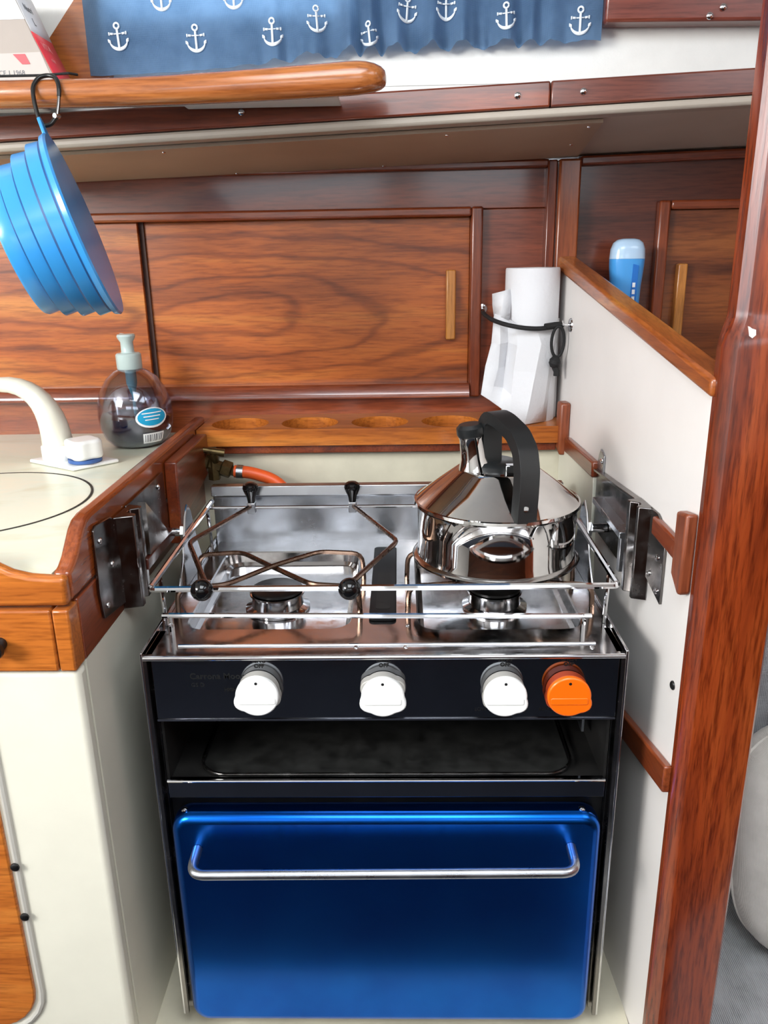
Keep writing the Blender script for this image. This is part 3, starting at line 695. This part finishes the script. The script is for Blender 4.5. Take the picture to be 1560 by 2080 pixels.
# inverted-U handle: rectangular section swept from the top plate over and down to the shoulder
hp = [(.1135, .155, .603), (.1130, .155, .640), (.1125, .153, .657), (.1165, .147, .6655), (.1245, .134, .663), (.1355, .111, .654), (.1410, .0945, .641), (.1425, .0870, .622), (.1415, .0828, .600), (.1395, .0782, .5715)]
def sweep_rect(pts, w, d, wdir):
    b = B(); pts = [Vector(p) for p in pts]; vs = []; m = len(pts); wd = Vector(wdir).normalized()
    for i, p in enumerate(pts):
        t = (pts[min(i + 1, m - 1)] - pts[max(i - 1, 0)]).normalized(); u = (wd - t * wd.dot(t)).normalized(); v = t.cross(u)
        ww = w[i] if isinstance(w, list) else w
        for a, c in ((-1, -1), (1, -1), (1, 1), (-1, 1)): vs.append(p + u * a * ww / 2 + v * c * d / 2)
    fs = [(0, 1, 2, 3), tuple(range((m - 1) * 4, m * 4))]
    for i in range(m - 1):
        for k in range(4): fs.append((i * 4 + k, i * 4 + (k + 1) % 4, (i + 1) * 4 + (k + 1) % 4, (i + 1) * 4 + k))
    return b.add(vs, fs)
hpf = [tuple(p) for p in fillet(hp, .006, 3)]
ob('handle', sweep_rect(hpf, .0225, .0125, (.9, .44, 0)), M_black, kt, bevel=.0032, seg=3)
ob('top_plate', B().lathe([(.0, 0), (.026, 0), (.026, .005), (.022, .008), (0, .008)], Matrix.Translation((.119, .158, KZ + .1043)), 32), M_black, kt)
ob('rivet', B().lathe([(.0032, 0), (.0028, .0008), (0, .001)], axis_mat((.1405, .0735, .587), (-.1, -1, .15)), 14), M_chrome, kt)
ob('lid_tab', B().box(.127, .139, .126, .136, KZ + .0935, KZ + .114), M_chrome, kt, bevel=.001)

# ================================================================ gimbal plates
gl_ = thing('gimbal_bracket', (XL, .1, .49), 'stainless gimbal plate screwed to the wooden side left of the cooker', 'bracket', 'gimbal brackets')
X1 = XL + .0008
plate = ob('plate', B().prism([(.102, .497), (.102, .586), (.235, .586), (.238, .500), (.20, .497)], 'X', X1, X1 + .002), M_plate, gl_, bevel=.0005)
fl = ob('front_flange', B().prism([(.0105, .5905), (.0165, .594), (.055, .590), (.068, .583), (.068, .494), (.011, .503), (.006, .53)], 'X', X1, X1 + .0025), M_plate, gl_, bevel=.0006)
ob('channel', B().prism([(X1, .066), (X1 + .0185, .072), (X1 + .0185, .080), (X1 + .008, .086), (X1 + .008, .094), (X1 + .0165, .098), (X1 + .0165, .106), (X1, .112)], 'Z', .487, .585), M_plate, gl_, bevel=.001)
ob('gusset', B().add([(X1 + .002, .11, .53), (X1 + .019, .11, .53), (X1 + .019, .185, .527), (X1 + .002, .185, .527), (X1 + .002, .15, .575), (X1 + .006, .15, .575)], [(0, 1, 2, 3), (0, 4, 5, 1), (3, 2, 5, 4), (0, 3, 4), (1, 5, 2)]), M_darksteel, gl_)
ob('slot_bar', B().box(X1 + .002, X1 + .019, .10, .20, .516, .5285), wood('dark_slot_wood', 'Y', '#2a100a', '#451a10', '#5a281a'), gl_, bevel=.001)
for y, z in ((.022, .577), (.022, .512), (.045, .545), (.125, .572), (.21, .575), (.2, .51)): put('bolt', SCREW, gl_, (X1 + .0024, y, z), ROT_XR)
ob('pivot_pin', B().tube([(X1 + .004, .203, .522), (-.2302, .203, .522)], .0052, 14).tube([(-.2375, .203, .522), (-.2302, .203, .522)], .0095, 6), M_chrome, gl_)

gr = thing('gimbal_bracket', rp(.15, 0, .49), 'stainless gimbal plate screwed to the white partition right of the kettle', 'bracket', 'gimbal brackets')
def pprism(poly, o0, o1):
    n = len(poly); b = B()
    return b.add([rp(y, o0, z) for y, z in poly] + [rp(y, o1, z) for y, z in poly], [tuple(range(n)), tuple(range(2 * n - 1, n - 1, -1))] + [(i, (i + 1) % n, (i + 1) % n + n, i + n) for i in range(n)])
ob('plate', pprism([(.256, .578), (.098, .586), (.098, .497), (.17, .50), (.256, .505)], .0015, .0035), M_plate, gr, bevel=.0004)
ob('top_edge', pprism([(.256, .5785), (.098, .5865), (.098, .5835), (.256, .5755)], .0005, .0075), M_plate, gr, bevel=.0004)
ob('mounting_tab', pprism([(.262, .578), (.236, .578), (.236, .598), (.250, .604), (.256, .596)], .0005, .0025), M_alu, gr, bevel=.0004)
ob('channel', B().add(*(lambda P: ([rp(y, o, .489) for y, o in P] + [rp(y, o, .5865) for y, o in P],
    [tuple(range(len(P))), tuple(range(2 * len(P) - 1, len(P) - 1, -1))] + [(i, (i + 1) % len(P), (i + 1) % len(P) + len(P), i + len(P)) for i in range(len(P))]))(
    [(.112, .0005), (.106, .016), (.099, .016), (.094, .008), (.089, .008), (.084, .014), (.079, .014), (.073, .0005)])), M_plate, gr, bevel=.0008)
ob('front_flange', pprism([(.078, .5865), (.058, .5865), (.052, .584), (.033, .560), (.033, .503), (.078, .516)], .0005, .003), M_plate, gr, bevel=.0004)
sb_ = ob('slot_frame', pprism([(.225, .553), (.122, .545), (.122, .538), (.225, .546)], .003, .016), M_alu, gr, bevel=.0006)
ob('slot_frame', pprism([(.131, .545), (.123, .545), (.123, .500), (.131, .500)], .003, .014), M_alu, gr, bevel=.0006)
for y, z in ((.045, .575), (.048, .545), (.043, .513), (.066, .522), (.24, .592)): put('bolt', SCREW, gr, rp(y, .003, z), ROT_XL)
ob('pivot_pin', B().tube([(.2302, .203, .522), rp(.203, .004, .522)], .0052, 14).tube([(.2302, .203, .522), (.2375, .203, .522)], .0095, 6), M_chrome, gr)

# gas valve and hose at the back left
gv = thing('gas_valve', (-.24, .40, .54), 'tarnished brass gas valve in the back corner under the shelf', 'valve')
ob('valve_body', B().lathe([(.0, 0), (.011, 0), (.011, .012), (.008, .014), (.008, .03), (.012, .032), (.012, .044), (.007, .046), (.007, .054)], axis_mat((-.258, .395, .560), (1, 0, -.38)), 6), M_brass, gv)
ob('valve_stem', B().tube([(-.238, .395, .553), (-.236, .385, .574)], .0055, 10), M_brass, gv)
ob('tap_handle', B().tube([(-.250, .383, .577), (-.222, .387, .571)], [.004, .0055], 10), M_brass, gv)
ob('union_nut', B().tube([(-.240, .395, .532), (-.240, .395, .568)], .0085, 6), M_brass, gv)
hs = ob('gas_hose', B().tube(fillet([(-.212, .395, .543), (-.19, .395, .541), (-.155, .395, .530), (-.12, .385, .49), (-.11, .36, .42), (-.11, .345, .30)], .03, 6), .0085, 14), M_hose)
tag(hs, 'orange rubber gas hose leaving the brass valve behind the cooker', 'hose')
ob('hose_clip', B().tube([(-.2085, .395, .5425), (-.1995, .395, .5417)], .0097, 16), M_alu, hs)

# ================================================================ tap
tp = thing('galley_tap', (-.41, .338, .572), 'ivory plastic galley tap with curved spout on a square base plate', 'tap')
pl = [(-.470, .340), (-.393, .292), (-.349, .336), (-.426, .384)]
ob('base_plate', B().prism(pl, 'Z', .5724, .5775), M_plastic, tp, bevel=.002)
sp_ = [(-.428, .340, .5775), (-.4285, .340, .600), (-.4295, .339, .622), (-.4355, .338, .645), (-.4475, .337, .663), (-.466, .336, .6745), (-.49, .334, .678), (-.52, .332, .672), (-.548, .330, .655), (-.556, .330, .640)]
ob('spout', B().tube(sp_, [.0205, .0195, .0185, .0165, .0140, .0115, .0095, .0085, .008, .008], 24), M_faucet, tp, subsurf=1)
ob('collar', B().lathe([(.0205, 0), (.0218, .002), (.0218, .018), (.0205, .020)], Matrix.Translation((-.428, .34, .5775)), 32), M_plastic, tp)
tk = [((.0215 + .0022 * math.cos(4 * a)) * math.cos(a) - .388, (.0215 + .0022 * math.cos(4 * a)) * math.sin(a) + .322) for a in [2 * math.pi * k / 48 for k in range(48)]]
kb = ob('tap_knob', B().prism(tk, 'Z', .583, .608), M_plastic, tp, bevel=.004, seg=3)
ob('blue_ring', B().lathe([(.018, .5775), (.021, .579), (.021, .583), (.018, .583)], Matrix.Translation((-.388, .322, 0)), 32), plain('blue_ring_plastic', '#3a5f9e', .4), kb)

# ================================================================ soap bottle
so = thing('soap_bottle', (-.3555, .442, .572), 'clear round pump bottle of dark blue soap on the worktop', 'bottle')
TS = axis_mat((-.3555, .442, .5725), (-.015, 0, 1))
prof = [(.026, 0), (.036, .003), (.0445, .012), (.0498, .027), (.0515, .045), (.0498, .062), (.0440, .080), (.0345, .095), (.0235, .1045), (.0165, .108)]
def rad(h):
    for (r0, h0), (r1, h1) in zip(prof, prof[1:]):
        if h0 <= h <= h1: return r0 + (r1 - r0) * (h - h0) / (h1 - h0)
    return .0165
ob('bottle_body', B().lathe(prof + [(.0150, .108), (.0150, .108)] + [(r - .0014, h + .0004) for r, h in prof[::-1][1:]], TS, 56, True), M_clear, so)
ob('soap_liquid', B().lathe([(r - .0016, h + .001) for r, h in prof if h < .042] + [(rad(.045) - .0016, .044), (0, .0442)], TS, 56), M_liquid, so)
pm = ob('pump', B().lathe([(.0165, .1075), (.0172, .109), (.0172, .127), (.0155, .129), (.010, .1295), (.0088, .131), (.0085, .144), (.0115, .149), (.0125, .152), (.0115, .1545), (0, .155)], TS, 32), M_pump, so)
ob('pump_nozzle', B().tube([TS @ Vector((0, 0, .151)), TS @ Vector((-.012, .016, .151)), TS @ Vector((-.016, .022, .148))], .004, 10), M_pump, pm)
ob('dip_tube', B().lathe([(.0075, .1075), (.0075, .088), (.004, .075), (.0022, .07), (.0022, .01)], TS, 16), plain('teal_dip_tube', '#5f959c', .35), pm)
def on_bottle(deg, h, off=.0005):
    a = math.radians(deg); r = rad(h) + off; return TS @ Vector((r * math.cos(a), r * math.sin(a), h))
def patch(a0, a1, h0, h1, off, shape='oval', n=24):
    b = B(); ac, hc = (a0 + a1) / 2, (h0 + h1) / 2; ra, rh = (a1 - a0) / 2, (h1 - h0) / 2
    if shape == 'oval':
        vs = [on_bottle(ac, hc, off)]
        for ring in (.35, .7, 1):
            for k in range(n):
                t = 2 * math.pi * k / n; vs.append(on_bottle(ac + ra * ring * math.cos(t), hc + rh * ring * math.sin(t), off))
        fs = [(0, 1 + k, 1 + (k + 1) % n) for k in range(n)]
        for q in (0, 1): fs += [(1 + q * n + k, 1 + q * n + (k + 1) % n, 1 + (q + 1) * n + (k + 1) % n, 1 + (q + 1) * n + k) for k in range(n)]
        return b.add(vs, fs)
    return b.grid(lambda u, v: on_bottle(a0 + (a1 - a0) * u, h0 + (h1 - h0) * v, off), 8, 4)
FA = -71
lb = ob('label', patch(FA - 2, FA + 50, .031, .059, .0006), M_labelw, so)
ob('label_print', patch(FA + 1, FA + 47, .034, .0575, .0010), M_label, lb)
for i, h in enumerate((.051, .0465, .042)): ob('label_line', patch(FA + 8 + i * 2, FA + 40 - i * 3, h, h + .0014, .0013, 'rect'), M_labelw, lb)
bc = ob('barcode_label', patch(FA + 7, FA + 44, .0085, .0235, .0008, 'rect'), M_labelw, so)
for i in range(9): ob('barcode_bar', patch(FA + 10 + i * 3.6, FA + 11.2 + i * 3.6 + (i % 3) * .5, .011, .0215, .0012, 'rect'), M_dkink, bc)

# ================================================================ paper towel and its elastic
pt = thing('paper_towel_roll', (.2025, .474, .598), 'white paper towel roll with loose sheet standing on the shelf end', 'paper towel')
CXT, CYT, RT = .2025, .473, .0370
ob('roll', B().lathe([(.018, .598), (RT, .598), (RT + .0005, .60), (RT, .803), (RT - .001, .805), (.019, .805), (.018, .803)], Matrix.Translation((CXT, CYT, 0)), 48, True), M_paper, pt)
ROWS = [  # loose sheet, right edge to left edge, row by row downwards
    [(.2402, .466, .738), (.2290, .4435, .735), (.2030, .4335, .730), (.1790, .4415, .733), (.1665, .4490, .740), (.1560, .4450, .744), (.1490, .4560, .746)],
    [(.2404, .466, .712), (.2310, .4445, .716), (.2110, .4320, .707), (.1790, .4330, .705), (.1690, .4560, .707), (.1570, .4450, .706), (.1455, .4500, .707)],
    [(.2406, .465, .668), (.2240, .4380, .672), (.2040, .4260, .670), (.1750, .4330, .670), (.1670, .4640, .672), (.1560, .4520, .672), (.1370, .4420, .676)],
    [(.2408, .464, .630), (.2190, .4350, .628), (.1960, .4180, .628), (.1725, .4300, .638), (.1640, .4560, .644), (.1490, .4430, .648), (.1335, .4370, .654)],
    [(.2408, .464, .6005), (.2160, .4325, .5995), (.1900, .4150, .5995), (.1720, .4225, .611), (.1560, .4270, .622), (.1430, .4310, .631), (.1310, .4340, .6385)]]
FLAP = [[(.1720, .4560, .779), (.1610, .4520, .776), (.1460, .4580, .772)], [(.1710, .4520, .757), (.1590, .4470, .756), (.1465, .4570, .757)], [(.1690, .4475, .738), (.1560, .4450, .742), (.1485, .4560, .744)]]
def rows_mesh(rows):
    nu = len(rows[0]) - 1; nv = len(rows) - 1
    return B().grid(lambda u, v: rows[round(v * nv)][round(u * nu)], nu, nv)
ob('loose_sheet', rows_mesh(ROWS), M_paper, pt, solid=.0008, angle=9)
ob('loose_flap', rows_mesh(FLAP), M_paper, pt, solid=.0008, angle=9)
ob('core', B().lathe([(.0165, .600), (.0178, .600), (.0178, .8045), (.0165, .8045)], Matrix.Translation((CXT, CYT, 0)), 32, True), plain('brown_card_core', '#a58a68', .8), pt)

bg = thing('bungee_cord', rp(.427, 0, .73), 'black elastic cord with hanging loop strapped round the paper towel', 'cord')
cp_ = [(.139, .503, .744), (.1395, .480, .742), (.1455, .450, .738), (.160, .430, .7335), (.183, .4225, .7290), (.205, .4230, .7275), (.224, .428, .7290), (.237, .432, .7315)]
ob('cord', B().tube(fillet(cp_, .01, 4), .0030, 10), M_cord, bg)
ob('cord_sleeve', B().tube([(.214, .4245, .7300), (.228, .4290, .7315), (.2385, .4315, .7318)], .0044, 10), M_cord, bg)
lp = [(.2325 + .0085 * math.cos(t), .4285 - .002 * math.sin(t), .7095 + .0205 * math.sin(t)) for t in [2 * math.pi * k / 28 for k in range(28)]]
ob('loop', B().tube(lp, .0021, 8, True), M_cord, bg)
ob('knot', B().lathe([(.0, -.0085)] + [(.0075 * math.sin(math.radians(a)) + .0006 * (a % 40 > 20), -.0085 * math.cos(math.radians(a))) for a in range(15, 180, 15)] + [(0, .0085)], axis_mat((.2295, .428, .6825), (.25, 0, 1)), 14), M_cord, bg)
ob('cord_end', B().tube([(.2295, .428, .676), (.2325, .427, .670), (.2325, .427, .664)], .0042, 8), M_cord, bg)
hk = ob('hook', B().tube(fillet([rp(.427, .0, .7315), rp(.427, .006, .7315), rp(.427, .0115, .7325), rp(.427, .0125, .7375)], .003, 4), .0018, 8), M_chrome, bg)
ob('hook_base', B().lathe([(.0095, 0), (.0085, .0016), (.004, .003), (0, .003)], axis_mat(rp(.427, .0, .7315), PN), 20), M_chrome, hk)
h2 = ob('hook', B().tube(fillet([(.139, .520, .748), (.139, .512, .747), (.139, .503, .743), (.139, .500, .748)], .004, 4), .0018, 8), M_chrome, bg)
ob('hook_base', B().lathe([(.008, 0), (.007, .0016), (.003, .003), (0, .003)], axis_mat((.139, .5205, .748), (0, -1, 0)), 20), M_chrome, h2)

# ================================================================ blue bottle behind the partition
bb = thing('blue_toiletry_bottle', (.328, .468, .58), 'tall sky blue plastic bottle standing behind the partition', 'bottle')
def bot(u, v):
    return None
secs = [(.580, .016, .012), (.585, .0185, .014), (.65, .0185, .015), (.72, .0185, .0155), (.78, .0205, .016), (.805, .0228, .0165), (.8145, .0232, .0168)]
def loft(secs, cx, cy, n=32, p=2.6):
    b = B(); vs = []; fs = []; m = len(secs)
    for z, rx, ry in secs:
        for k in range(n):
            a = 2 * math.pi * k / n; c, s_ = math.cos(a), math.sin(a)
            vs.append((cx + rx * math.copysign(abs(c) ** (2 / p), c), cy + ry * math.copysign(abs(s_) ** (2 / p), s_), z))
    for i in range(m - 1):
        for k in range(n): fs.append((i * n + k, i * n + (k + 1) % n, (i + 1) * n + (k + 1) % n, (i + 1) * n + k))
    fs += [tuple(range(n))[::-1], tuple(range((m - 1) * n, m * n))]
    return b.add(vs, fs)
ob('bottle_body', loft(secs, .328, .468), M_bluebottle, bb)
ob('cap', loft([(.8147, .0234, .017), (.827, .0225, .0165), (.835, .0195, .0145), (.839, .0145, .011), (.8405, .008, .006)], .328, .468), M_bluecap, bb)
ob('label_stripe', B().prism([(.330, .700), (.3385, .700), (.3400, .806), (.3325, .808)], 'Y', .4512, .4522), M_bluetext, bb)
for i, z in enumerate((.741, .750, .760, .769, .778)): ob('label_print', B().box(.3330, .3368, .4506, .4512, z, z + .006), M_labelw, bb)

# ================================================================ shelf with handrail at the top left, and what it carries
hs_ = thing('handrail_shelf', (-.4, .25, .965), 'narrow shelf with a rounded varnished teak handrail at the top left', 'shelf')
def rail_sec(x):
    t = max(0, min(1, (x + .25) / .24)); h = .0125 + .0026 * t; zc = .9832 + .0085 * t ** 1.4; w = .0145
    return zc, h, w
b = B(); vs = []; fs = []; N = 20
xs = [-1.2, -.9, -.6, -.4, -.3, -.25, -.2, -.15, -.1, -.05, -.03] + [-.03 + .0385 * math.sin(math.radians(a)) for a in range(15, 91, 15)]
for i, x in enumerate(xs):
    zc, h, w = rail_sec(x); k_ = 1
    if x > -.03: k_ = math.sqrt(max(.0004, 1 - ((x + .03) / .0386) ** 2))
    for k in range(N):
        a = 2 * math.pi * k / N; c, s_ = math.cos(a), math.sin(a)
        vs.append((x, .205 + w * math.copysign(abs(c) ** .75, c) * (k_ ** .5) + (1 - k_) * .010, zc + h * math.copysign(abs(s_) ** .75, s_) * k_ ** .6))
for i in range(len(xs) - 1):
    for k in range(N): fs.append((i * N + k, i * N + (k + 1) % N, (i + 1) * N + (k + 1) % N, (i + 1) * N + k))
fs += [tuple(range(N))[::-1], tuple(range((len(xs) - 1) * N, len(xs) * N))]
ob('handrail', b.add(vs, fs), M_rail, hs_, angle=60)
ob('shelf_board', B().box(-1.2, -.05, .213, .2715, .9800, .985), M_white, hs_, bevel=.001)
for x0, x1 in ((-.205, -.04), (-.6, -.352)): ob('rail_bracket', B().box(x0, x1, .2135, .2705, .9770, .9798), M_white, hs_, bevel=.002)
ec = ob('elastic_line', B().tube([(-1.1, .197, .9975), (-.6, .197, .9985), (-.33, .197, .9982), (-.302, .199, .9998), (-.296, .206, .9998)], .0012, 8), M_cord)
tag(ec, 'thin black line stretched along the top of the handrail', 'cord')

# package: wedge-shaped carton with red and white end
bx = thing('carton', (-.40, .24, .985), 'white and grey carton with a red end flap on the top left shelf', 'box')
Fp = [(-.52, .9852), (-.3205, .9852), (-.3255, 1.004), (-.3390, 1.034), (-.359, 1.085), (-.52, 1.085)]
def fx(z):
    for (x0, z0), (x1, z1) in zip(Fp[1:], Fp[2:]):
        if z0 <= z <= z1: return x0 + (x1 - x0) * (z - z0) / (z1 - z0)
    return Fp[1][0]
ob('carton_body', B().prism(Fp, 'Y', .2185, .268), M_card, bx, bevel=.0008)
ob('front_label', B().prism([(-.52, .9855), (fx(.9855) - .0008, .9855), (fx(1.023) - .0008, 1.023), (-.52, 1.020)], 'Y', .2180, .2186), plain('pale_label_card', '#bdb4ae', .55), bx)
ob('front_band', B().prism([(-.52, 1.050), (fx(1.050) - .0008, 1.052), (fx(1.084) - .0008, 1.084), (-.52, 1.084)], 'Y', .2180, .2186), M_cardwhite, bx)
ob('logo', B().prism([(-.3625, 1.0215), (-.3505, 1.0215), (-.3465, 1.0125), (-.3545, 1.0125)], 'Y', .2174, .2181), M_red, bx)
def endface(z0, z1, mat, nm, off=.0006):
    n = 6; b = B()
    return ob(nm, b.grid(lambda u, v: (fx(z0 + (z1 - z0) * v) + off, .2186 + .0494 * u, z0 + (z1 - z0) * v), 2, n), mat, bx, solid=.0004)
endface(.9854, 1.0415, M_red, 'red_end'); endface(1.0415, 1.0848, M_cardwhite, 'white_end')
fm = facing((-.366, .2177, 1.0055), *FR)
text('lettering', 'SINCE 1 1968', .0062, M_dkink, bx, facing((-.353, .2178, 1.0048), *FR), 'RIGHT')
def endtext(body, size, y, z, mat):
    up_d = Vector((fx(z + .005) - fx(z - .005), 0, .01)).normalized()
    return text('lettering', body, size, mat, bx, facing((fx(z) + .0012, y, z), (0, 1, 0), up_d))
endtext('VITA', .010, .240, 1.031, plain('pink_print', '#f5a3a0', .5)); endtext('mix', .007, .240, 1.0195, plain('pink_print_b', '#f08c8a', .5)); endtext('Nutri', .009, .240, 1.066, M_dkink); endtext('L', .010, .240, 1.054, M_dkink)

# wooden bracket panel behind the carton
wb = ob('locker_end_panel', B().prism([(-.372, 1.0), (-.372, 1.025), (-.307, 1.098), (-.29, 1.098), (-.29, 1.0)], 'Y', .284, .299), wood('teak_end_panel', 'X', '#6e3514', '#a55c26', '#bd7838', seed=11))
tag(wb, 'slanted teak end panel between the carton and the curtain', 'panel')

# ================================================================ curtain with printed anchors
ZB = [(-.3055, 1.0125), (-.223, 1.0145), (-.16, 1.0180), (-.10, 1.0245), (-.035, 1.0315), (.05, 1.0335), (.12, 1.0355), (.2315, 1.0355)]
def zb(x):
    for (a, za), (c, zc) in zip(ZB, ZB[1:]):
        if a <= x <= c: return za + (zc - za) * (x - a) / (c - a)
    return ZB[0][1] if x < a else ZB[-1][1]
def gather(x): return max(0.06, math.exp(-((x - .035) / .155) ** 4))
def cur_y(x, z):
    h = max(0, z - zb(x)); g = gather(x)
    ph = x * 190 + 1.3 * math.sin(x * 37) + .9 * math.sin(x * 71 + 1)
    return .280 + g * .0088 * math.sin(ph) * (.45 + .55 * math.exp(-h / .022)) + .0022 * math.sin(x * 430 + 2 * math.sin(x * 60)) * math.exp(-h / .016) * g + .003 * math.exp(-h / .008) * g
def cur(u, v):
    x = -.3085 + .5415 * u; z0 = zb(x); g = gather(x)
    hem = -.0036 * g * (math.sin(x * 190 + 1.3 * math.sin(x * 37) + .9 * math.sin(x * 71 + 1)) + .35 * math.sin(x * 520)) * (1 - v) ** 8
    z = z0 + (1.215 - z0) * v ** 1.35 + hem
    return (x, cur_y(x, z), z)
ct = thing('curtain', (-.04, .262, 1.01), 'gathered blue curtain printed with white anchors over the cabin window', 'curtain')
ob('cloth', B().grid(cur, 300, 46), M_curtain, ct, angle=80)
ob('curtain_rod', B().tube([(-.33, .268, 1.212), (.25, .268, 1.212)], .004, 10), M_alu, ct)
def anchor(cx, cz, s, rot=0):
    b = B(); cr, sr = math.cos(rot), math.sin(rot)
    def P(x, z):
        X = cx + (x * cr - z * sr) * s; Z = cz + (x * sr + z * cr) * s; return (X, cur_y(X, Z) - .0012, Z)
    def strip(pts, w):
        vs = []
        for i, p in enumerate(pts):
            a = pts[max(0, i - 1)]; c = pts[min(len(pts) - 1, i + 1)]; dx, dz = c[0] - a[0], c[1] - a[1]; l = math.hypot(dx, dz) or 1
            ww = w[i] if isinstance(w, list) else w
            vs += [P(p[0] - dz / l * ww, p[1] + dx / l * ww), P(p[0] + dz / l * ww, p[1] - dx / l * ww)]
        b.add(vs, [(2 * i, 2 * i + 1, 2 * i + 3, 2 * i + 2) for i in range(len(pts) - 1)])
    strip([(0, -.5 + k * .1) for k in range(10)], .055)
    arcp = arc((0, -.02), .48, 200, 340, 14); strip(arcp, [.025 + .058 * math.sin(math.pi * k / 14) for k in range(15)])
    strip(arc((0, .56), .13, 0, 360, 14), .045)
    for sx in (-1, 1):
        strip([(sx * .53, -.02), (sx * .47, -.12), (sx * .40, -.2)], [.02, .08, .02])
        strip([(sx * .22, .2), (sx * .38, .22)], .05); 
        strip([(sx * .40, .22), (sx * .47, .22)], .075)
    strip([(-.2, .2), (.2, .2)], .028)
    return b
WHITE_PRINT = plain('white_anchor_print', '#dfe8f0', .8)
for cx, cz, s, rt in ((-.2705, 1.0445, .0205, .05), (-.1895, 1.0412, .0205, .03), (-.1095, 1.0452, .0205, .0), (-.0630, 1.0565, .0195, .05), (-.0095, 1.0415, .018, .1), (.0300, 1.0640, .0195, -.08), (.0700, 1.0655, .0195, .0),
                      (.1310, 1.0545, .0195, .04), (.2070, 1.0492, .0205, .0), (-.2220, 1.0800, .0205, .0), (-.1475, 1.0800, .0205, .0), (.165, 1.083, .0205, 0), (-.03, 1.087, .0205, 0)):
    ob('printed_anchor', anchor(cx * 1.015, cz + .003, s, rt), WHITE_PRINT, ct, solid=.0003)

# ================================================================ carabiner and folding bowl
ca = thing('carabiner', (-.3185, .178, .953), 'black carabiner hooked on the line above the blue bowl', 'carabiner')
cpt = [(-0.3095, 0.1860, 0.9775), (-0.3090, 0.1880, 0.9875), (-0.3135, 0.1935, 0.9960), (-0.3215, 0.1955, 0.9980), (-0.3300, 0.1935, 0.9960), (-0.3350, 0.1880, 0.9875), (-0.3340, 0.1840, 0.9755), (-0.3305, 0.1800, 0.9595), (-0.3265, 0.1780, 0.9520), (-0.3225, 0.1775, 0.9505), (-0.3175, 0.1780, 0.9520), (-0.3120, 0.1810, 0.9595)]
ob('body', B().tube(fillet(cpt, .006, 3), .0021, 10), M_blackm, ca)
ob('gate', B().tube([(-0.3120, 0.1810, 0.9595), (-0.3102, 0.1835, 0.9695), (-0.3095, 0.1860, 0.9775)], .0017, 10), M_darksteel, ca)
ob('gate_pin', B().tube([(-0.3133, 0.1780, 0.9595), (-0.3112, 0.1840, 0.9595)], .0024, 10), M_alu, ca)

RC = Vector((-.2950, .172, .8570)); BN = Vector((.93, .225, .285)).normalized()
bw = thing('folding_bowl', tuple(RC), 'bright blue silicone folding bowl hanging from the carabiner', 'bowl')
bmx = axis_mat(RC, BN, (0, 0, 1))
R0 = .0875
outer = [(.0, -.068), (.066, -.068), (.0675, -.0655), (.0668, -.052), (.0738, -.0505), (.0732, -.0365), (.0795, -.0350), (.0788, -.0205), (.0842, -.0190), (.0836, -.006), (R0, -.0045), (R0 + .0015, 0), (R0, .002)]
inner = [(R0 - .003, .0015), (.0838, -.005), (.0832, -.0185), (.0788, -.022), (.0780, -.035), (.0726, -.038), (.0716, -.0505), (.0658, -.0535), (.0648, -.0655), (0, -.0655)]
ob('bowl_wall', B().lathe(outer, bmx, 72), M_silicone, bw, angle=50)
ob('bowl_inside', B().lathe(inner, bmx, 72), M_silicone_shade, bw, angle=50)
up_v = (bmx.to_3x3() @ Vector((1, 0, 0)))
tp0 = RC + up_v * (R0 - .001)
tab = []
sdv = bmx.to_3x3() @ Vector((0, 1, 0))
b = B(); 
for off in (-.0016, .0016):
    o_ = BN * off
    tab.append([tp0 + sdv * .0125 + o_, tp0 + up_v * .008 + sdv * .009 + o_, tp0 + up_v * .016 + sdv * .006 + o_, tp0 + up_v * .0175 + o_, tp0 + up_v * .016 - sdv * .006 + o_, tp0 + up_v * .008 - sdv * .009 + o_, tp0 - sdv * .0125 + o_])
n = 7; b.add(tab[0] + tab[1], [tuple(range(n)), tuple(range(2 * n - 1, n - 1, -1))] + [(i, (i + 1) % n, (i + 1) % n + n, i + n) for i in range(n)])
ob('hanging_tab', b, M_silicone, bw, bevel=.0008)

# ================================================================ settee beyond the post
st = thing('settee', (.8, .0, -.45), 'grey woven settee beyond the wooden post', 'sofa')
ob('base', B().box(.30, 1.42, -.35, .36, -.45, -.24), M_panel, st)
ob('seat_cushion', B().box(.302, 1.42, -.36, .32, -.24, -.045), M_upholst, st, bevel=.03, seg=4)
ob('back_cushion', B().box(.302, 1.42, .30, .412, -.045, .52), M_upholst, st, bevel=.03, seg=4)
pw = thing('scatter_cushion', (.60, .2, -.045), 'oatmeal scatter cushion leaning on the grey settee', 'cushion')
def pillow(u, v):
    a = 2 * math.pi * u; t = math.pi * (v - .5)
    def se(x, p): return math.copysign(abs(x) ** p, x)
    x = .165 * se(math.cos(t), .55) * se(math.cos(a), .55); z = .150 * se(math.cos(t), .55) * se(math.sin(a), .55); y = .062 * se(math.sin(t), .8)
    return (.605 + x, .182 + y + z * .22, .104 + z)
ob('cushion_body', B().grid(pillow, 48, 24), M_pillow, pw, angle=80)
ob('seam', B().tube([(.605 + x, .182 + z * .22, .104 + z) for x, z in [(.165 * math.copysign(abs(math.cos(a)) ** .55, math.cos(a)), .150 * math.copysign(abs(math.sin(a)) ** .55, math.sin(a))) for a in [2 * math.pi * k / 64 for k in range(64)]]], .0022, 6, True), M_pillow, pw)

for o in S.objects:
    if '_w' in o: del o['_w']
